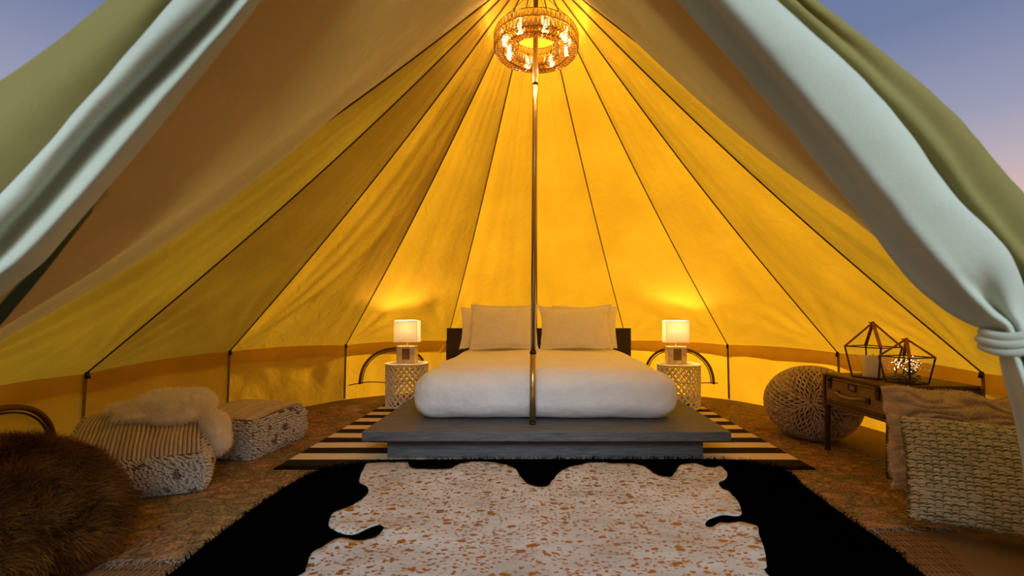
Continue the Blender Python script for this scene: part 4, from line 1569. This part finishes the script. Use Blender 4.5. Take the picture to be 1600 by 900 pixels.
for y in (.075, SY - .075):
    lt = MB()
    lt.box((-.014, y, ztop - .045), (.014, .036, .050))
    lt.box((-.022, y, ztop - .035), (.008, .022, .026))
    lt.box((-.014, y, ztop - .085), (.012, .026, .030))
    lt.tube([(-.02, y - .016, ztop - .060), (-.02, y + .016, ztop - .060)], .005, 8)
    lt.build('latch', M['bronze'], drw, bevel=.0015)
hp = [(-.014, SY / 2 + .13, .437), (-.040, SY / 2 + .115, .440), (-.048, SY / 2 + .05, .430), (-.048, SY / 2 - .05, .430), (-.040, SY / 2 - .115, .440), (-.014, SY / 2 - .13, .437)]
MB().tube([Vector(p) for p in catmull(hp, 24)], .011, 10).build('handle', M['leather'], drw, smooth=True)
for s in (-1, 1):
    MB().box((-.014, SY / 2 + s * .14, .437), (.012, .036, .036)).build('handle_plate', M['bronze'], drw, bevel=.002)
lh = MB()
for (c, s) in (((-.013, SY / 2, .515), (.008, .070, .006)), ((-.013, SY / 2, .479), (.008, .070, .006)), ((-.013, SY / 2 - .033, .497), (.008, .006, .04)), ((-.013, SY / 2 + .033, .497), (.008, .006, .04))):
    lh.box(c, s)
lho = lh.build('label_holder', M['bronze'], drw)
MB().box((-.0105, SY / 2, .497), (.003, .060, .032)).build('card', M['leather'], lho)
for (x, y) in ((.012, .014), (SX - .012, .014), (SX - .012, SY - .014), (.012, SY - .014)):
    MB().box((x, y, zbot / 2), (.028, .028, zbot)).build('leg', M['darkwood'], ST, bevel=.003)

# ------------------------------------------------------------------ geometric lanterns
TOPZ = .013 + ztop + .0005
def lantern(loc, rot, a_base, a_top, hb, hr, label, pane_mat):
    t = thing('glass_lantern', label, 'lantern', loc, rot, group='geometric glass lanterns')
    cb = [Vector((sx * a_base[0] / 2, sy * a_base[1] / 2, .006)) for sx, sy in ((-1, -1), (1, -1), (1, 1), (-1, 1))]
    ct = [Vector((sx * a_top[0] / 2, sy * a_top[1] / 2, hb)) for sx, sy in ((-1, -1), (1, -1), (1, 1), (-1, 1))]
    ap = Vector((0, 0, hr))
    MB().add([(p.x, p.y, 0) for p in cb] + [(p.x, p.y, .006) for p in cb], [(3, 2, 1, 0), (4, 5, 6, 7), (0, 1, 5, 4), (1, 2, 6, 5), (2, 3, 7, 6), (3, 0, 4, 7)]).build('base_plate', M['bronze'], t)
    fr = MB()
    for k in range(4):
        k2 = (k + 1) % 4
        fr.bar(cb[k], cb[k2], .008, .008)
        fr.bar(ct[k], ct[k2], .007, .007)
        fr.bar(cb[k], ct[k], .009, .009, up=Vector((cb[k].x, cb[k].y, .001)))
    fr.build('frame', M['bronze'], t)
    for k in range(4):
        up = (ap - ct[k]).cross(Vector((-ct[k].y, ct[k].x, 0)))
        MB().bar(ct[k], ap, .018, .010, up=up.normalized()).build('roof_strip', M['copper'], t)
        k2 = (k + 1) % 4
        sh = .996
        quad = [cb[k] * sh, cb[k2] * sh, ct[k2] * sh, ct[k] * sh]
        c_ = sum(quad, Vector()) / 4
        quad = [c_ + (p - c_) * .97 for p in quad]
        nrm = (quad[1] - quad[0]).cross(quad[2] - quad[0]).normalized() * .002
        MB().add([p - nrm * .5 for p in quad] + [p + nrm * .5 for p in quad], [(3, 2, 1, 0), (4, 5, 6, 7), (0, 1, 5, 4), (1, 2, 6, 5), (2, 3, 7, 6), (3, 0, 4, 7)]).build('pane', pane_mat, t)
    MB().tube([ap + Vector((0, 0, -.012)), ap + Vector((0, 0, .008))], .008, 8).build('finial', M['copper'], t)
    MB().tube([ap + Vector((-.012, 0, -.004)), ap + Vector((-.03, .008, .001))], .004, 6).build('hook', M['bronze'], t)
    return t
L1 = Vector((2.245, 3.00, TOPZ))
L2 = Vector((2.285, 2.775, TOPZ))
lantern(L1, R(23), (.165, .165), (.225, .225), .208, .370, 'taller geometric glass lantern holding a cream candle', M['glass'])
lantern(L2, R(14), (.150, .150), (.205, .185), .162, .272, 'shorter geometric glass lantern filled with pebbles and fairy lights', M['glass'])
cd = thing('pillar_candle', 'unlit cream pillar candle inside the taller lantern', 'candle', L1 + Vector((0, 0, .0065)))
MB().lathe([(.001, 0), (.056, 0), (.057, .004), (.057, .135), (.052, .142), (.030, .139), (.001, .137)], 32).build('wax', M['candle'], cd, smooth=True)
MB().tube([(0, 0, .136), (.002, 0, .15), (.004, .001, .158)], .0015, 6).build('wick', M['dark'], cd)
pebs = bmesh.new()
for k in range(85):
    a, r_ = random.random() * 6.28, math.sqrt(random.random()) * .058
    z = .012 + random.random() * .035
    mtx = Matrix.Translation((max(-.058, min(.058, r_ * 1.15 * math.cos(a))), max(-.055, min(.055, r_ * 1.1 * math.sin(a))), z)) @ Matrix.Rotation(random.random() * 3, 4, 'Z') @ Matrix.Diagonal((random.uniform(.010, .016), random.uniform(.007, .011), random.uniform(.005, .008), 1))
    bmesh.ops.create_icosphere(pebs, subdivisions=2, radius=1.0, matrix=mtx)
pm = bpy.data.meshes.new('pebbles')
pebs.to_mesh(pm)
pebs.free()
pm.polygons.foreach_set('use_smooth', [True] * len(pm.polygons))
po = link('pebbles', pm, M['stone'], None, L2, (0, 0, R(14)))
tag(po, 'small river pebbles filling the bottom of the shorter lantern', 'pebbles', kind='stuff')
su = thing('succulent', 'small green succulent among the pebbles in the shorter lantern', 'plant', L2 + Vector((.018, -.012, .052)))
for k in range(16):
    a = k * 2.4
    el = R(25 + 50 * (k / 16))
    d_ = Vector((math.cos(a) * math.cos(el), math.sin(a) * math.cos(el), math.sin(el)))
    L = .052 - .014 * k / 16
    MB().tube([d_ * 0, d_ * L * .35, d_ * L * .75 + Vector((0, 0, .004)), d_ * L + Vector((0, 0, .008))], [.003, .0065, .004, .0004], 6).build('leaf', M['leaf'], su, smooth=True)
sl = thing('fairy_light_string', 'string of tiny warm fairy lights coiled inside the shorter lantern', 'string lights', L2)
pts = []
for k in range(90):
    a = k * .75 + random.gauss(0, .25)
    r_ = .03 + .045 * random.random()
    pts.append(Vector((r_ * math.cos(a), r_ * math.sin(a), .075 + .07 * random.random() + (.03 if k % 17 == 0 else 0))))
MB().tube([Vector(p) for p in catmull(pts, 360)], .0007, 4).build('wire', M['wire'], sl)
bl = bmesh.new()
for p in pts:
    bmesh.ops.create_icosphere(bl, subdivisions=1, radius=.0025, matrix=Matrix.Translation(p))
bme_ = bpy.data.meshes.new('bulbs')
bl.to_mesh(bme_)
bl.free()
o = link('bulbs', bme_, M['fairy'], sl)
o['kind'] = 'stuff'

# ------------------------------------------------------------------ cushions at the right
def cushion_surface(w, h, t, u, v, sgn, pinch=.05, pw=2.4):
    th = max(0, (1 - abs(u) ** pw) * (1 - abs(v) ** pw)) ** .5
    x = u * w / 2 * (1 - pinch * (1 - v * v) * abs(u) ** 3)
    z = v * h / 2 * (1 - pinch * (1 - u * u) * abs(v) ** 3)
    return Vector((x, -sgn * t / 2 * th, z))

def cushion_body(w, h, t, nu, nv, disp=None, **kw):
    vs_, fs_ = [], []
    for sgn in (1, -1):
        off = len(vs_)
        for j in range(nv):
            for i in range(nu):
                u, v = -1 + 2 * i / (nu - 1), -1 + 2 * j / (nv - 1)
                p = cushion_surface(w, h, t, u, v, sgn, **kw)
                if disp:
                    p = disp(p, u, v, sgn)
                vs_.append(p)
        g_ = grid_faces(nu, nv, off)
        fs_ += g_ if sgn == 1 else [f[::-1] for f in g_]
    bm = bmesh.new()
    me = mesh_from('body', vs_, fs_)
    bm.from_mesh(me)
    bmesh.ops.remove_doubles(bm, verts=bm.verts, dist=1e-4)
    bm.to_mesh(me)
    bm.free()
    me.polygons.foreach_set('use_smooth', [True] * len(me.polygons))
    return me

def orient(o, bl, xdir, lean, w, h):
    """stand a cushion: bl = bottom-left floor point, xdir = direction of its bottom edge, lean back in degrees"""
    yaw = math.atan2(xdir[1], xdir[0])
    rot = Matrix.Rotation(yaw, 3, 'Z') @ Matrix.Rotation(R(-lean), 3, 'X')
    o.rotation_euler = rot.to_euler()
    o.location = Vector(bl) + rot @ Vector((w / 2, 0, h / 2))
# plush fur cushion with gathered ridges
fw, fh, ft = .82, .545, .20
fc = thing('fur_cushion', 'ruched white plush cushion leaning behind the green knitted one', 'cushion')
def fdisp(p, u, v, sgn):
    e = (1 - u * u) * (1 - v * v)
    r_ = abs(math.sin((v * 4.6 + .9 * noise.noise(Vector((u * 2.6, v * 2.2, 1.0))) * 2.2) * 3.0))
    bump = (r_ ** .7 - .5) * .036
    p = p + Vector((0, -sgn * bump * min(1, .35 + e * 2), 0))
    p += noise.noise_vector(Vector((u * 2.2, v * 2.2, sgn * .3 + 7))) * .022
    p += noise.noise_vector(Vector((u * 6, v * 6, 3))) * .010
    p.z -= .045 * math.exp(-((u - .2) / .22) ** 2) * max(0, v) ** 2
    return p
fme = cushion_body(fw, fh, ft, 90, 70, fdisp, pinch=.03)
link('body', fme, plain('plush_base', (.56, .45, .34), .95), fc)
orient(fc, (1.925, 2.44, .055), (.86, -.28), 14, fw, fh)
P, N_ = sample_mesh(fme, 60000, 6)
M['plush'] = tinted('white_plush', (.58, .48, .38), (.84, .74, .62), .9, .3, .1)
fur('plush', P, N_, .016, .0018, M['plush'], fc, lean=.6, clump=.4, droop=.3, seed=12, clump_scale=20)
# green and cream knitted cushion
gw, gh, gt = .74, .47, .17
gc = thing('knitted_cushion', 'green and cream chunky knitted cushion standing on the floor at right', 'cushion')
gme = cushion_body(gw, gh, gt, 40, 30, None, pinch=.03, pw=3.2)
link('body', gme, plain('green_knit_base', (.05, .055, .018), .95, var=.3), gc)
orient(gc, (1.715, 2.075, .050), (.88, -.46), 20, gw, gh)
rows, colsn = 40, 27
P, T = [], []
for sgn in (1, -1):
    for j in range(rows * 2):
        v = -1 + 2 * (j + .5) / (rows * 2)
        for i in range(colsn):
            u = -1 + 2 * (i + .5 * (j % 2) + .25) / (colsn + .25)
            flip = 1 if j % 2 else -1
            du, dv_ = 1.0 / colsn, 1.0 / rows
            pp = []
            for k in range(5):
                tt = -1 + k / 2
                uu = max(-.995, min(.995, u + tt * du * .95))
                vv_ = max(-.995, min(.995, v + flip * dv_ * (.5 - tt * tt * .9) * .95 + .012 * math.sin(i * .9 + j)))
                p = cushion_surface(gw, gh, gt, uu, vv_, sgn, pinch=.03, pw=3.2)
                off = (.0035 + .0045 * (1 - tt * tt)) * (1.0 if j % 2 else .55)
                pp.append(tuple(p + Vector((0, -sgn * off, 0))))
            P.append(pp)
            T.append((.70 + .3 * random.random()) if j % 2 else (.05 + .25 * random.random() if random.random() < .8 else .8))
M['gknit'] = tinted('green_cream_yarn', (.13, .155, .055), (.78, .69, .50), .9, mid=(.36, .36, .19))
V, q, tv = tubes(P, np.tile(np.array([.0028, .0038, .0042, .0038, .0028]), (len(P), 1)), 6, np.array(T))
o = link('stitches', fast_mesh('stitches', V, q, None, tv), M['gknit'], gc)
o['kind'] = 'stuff'
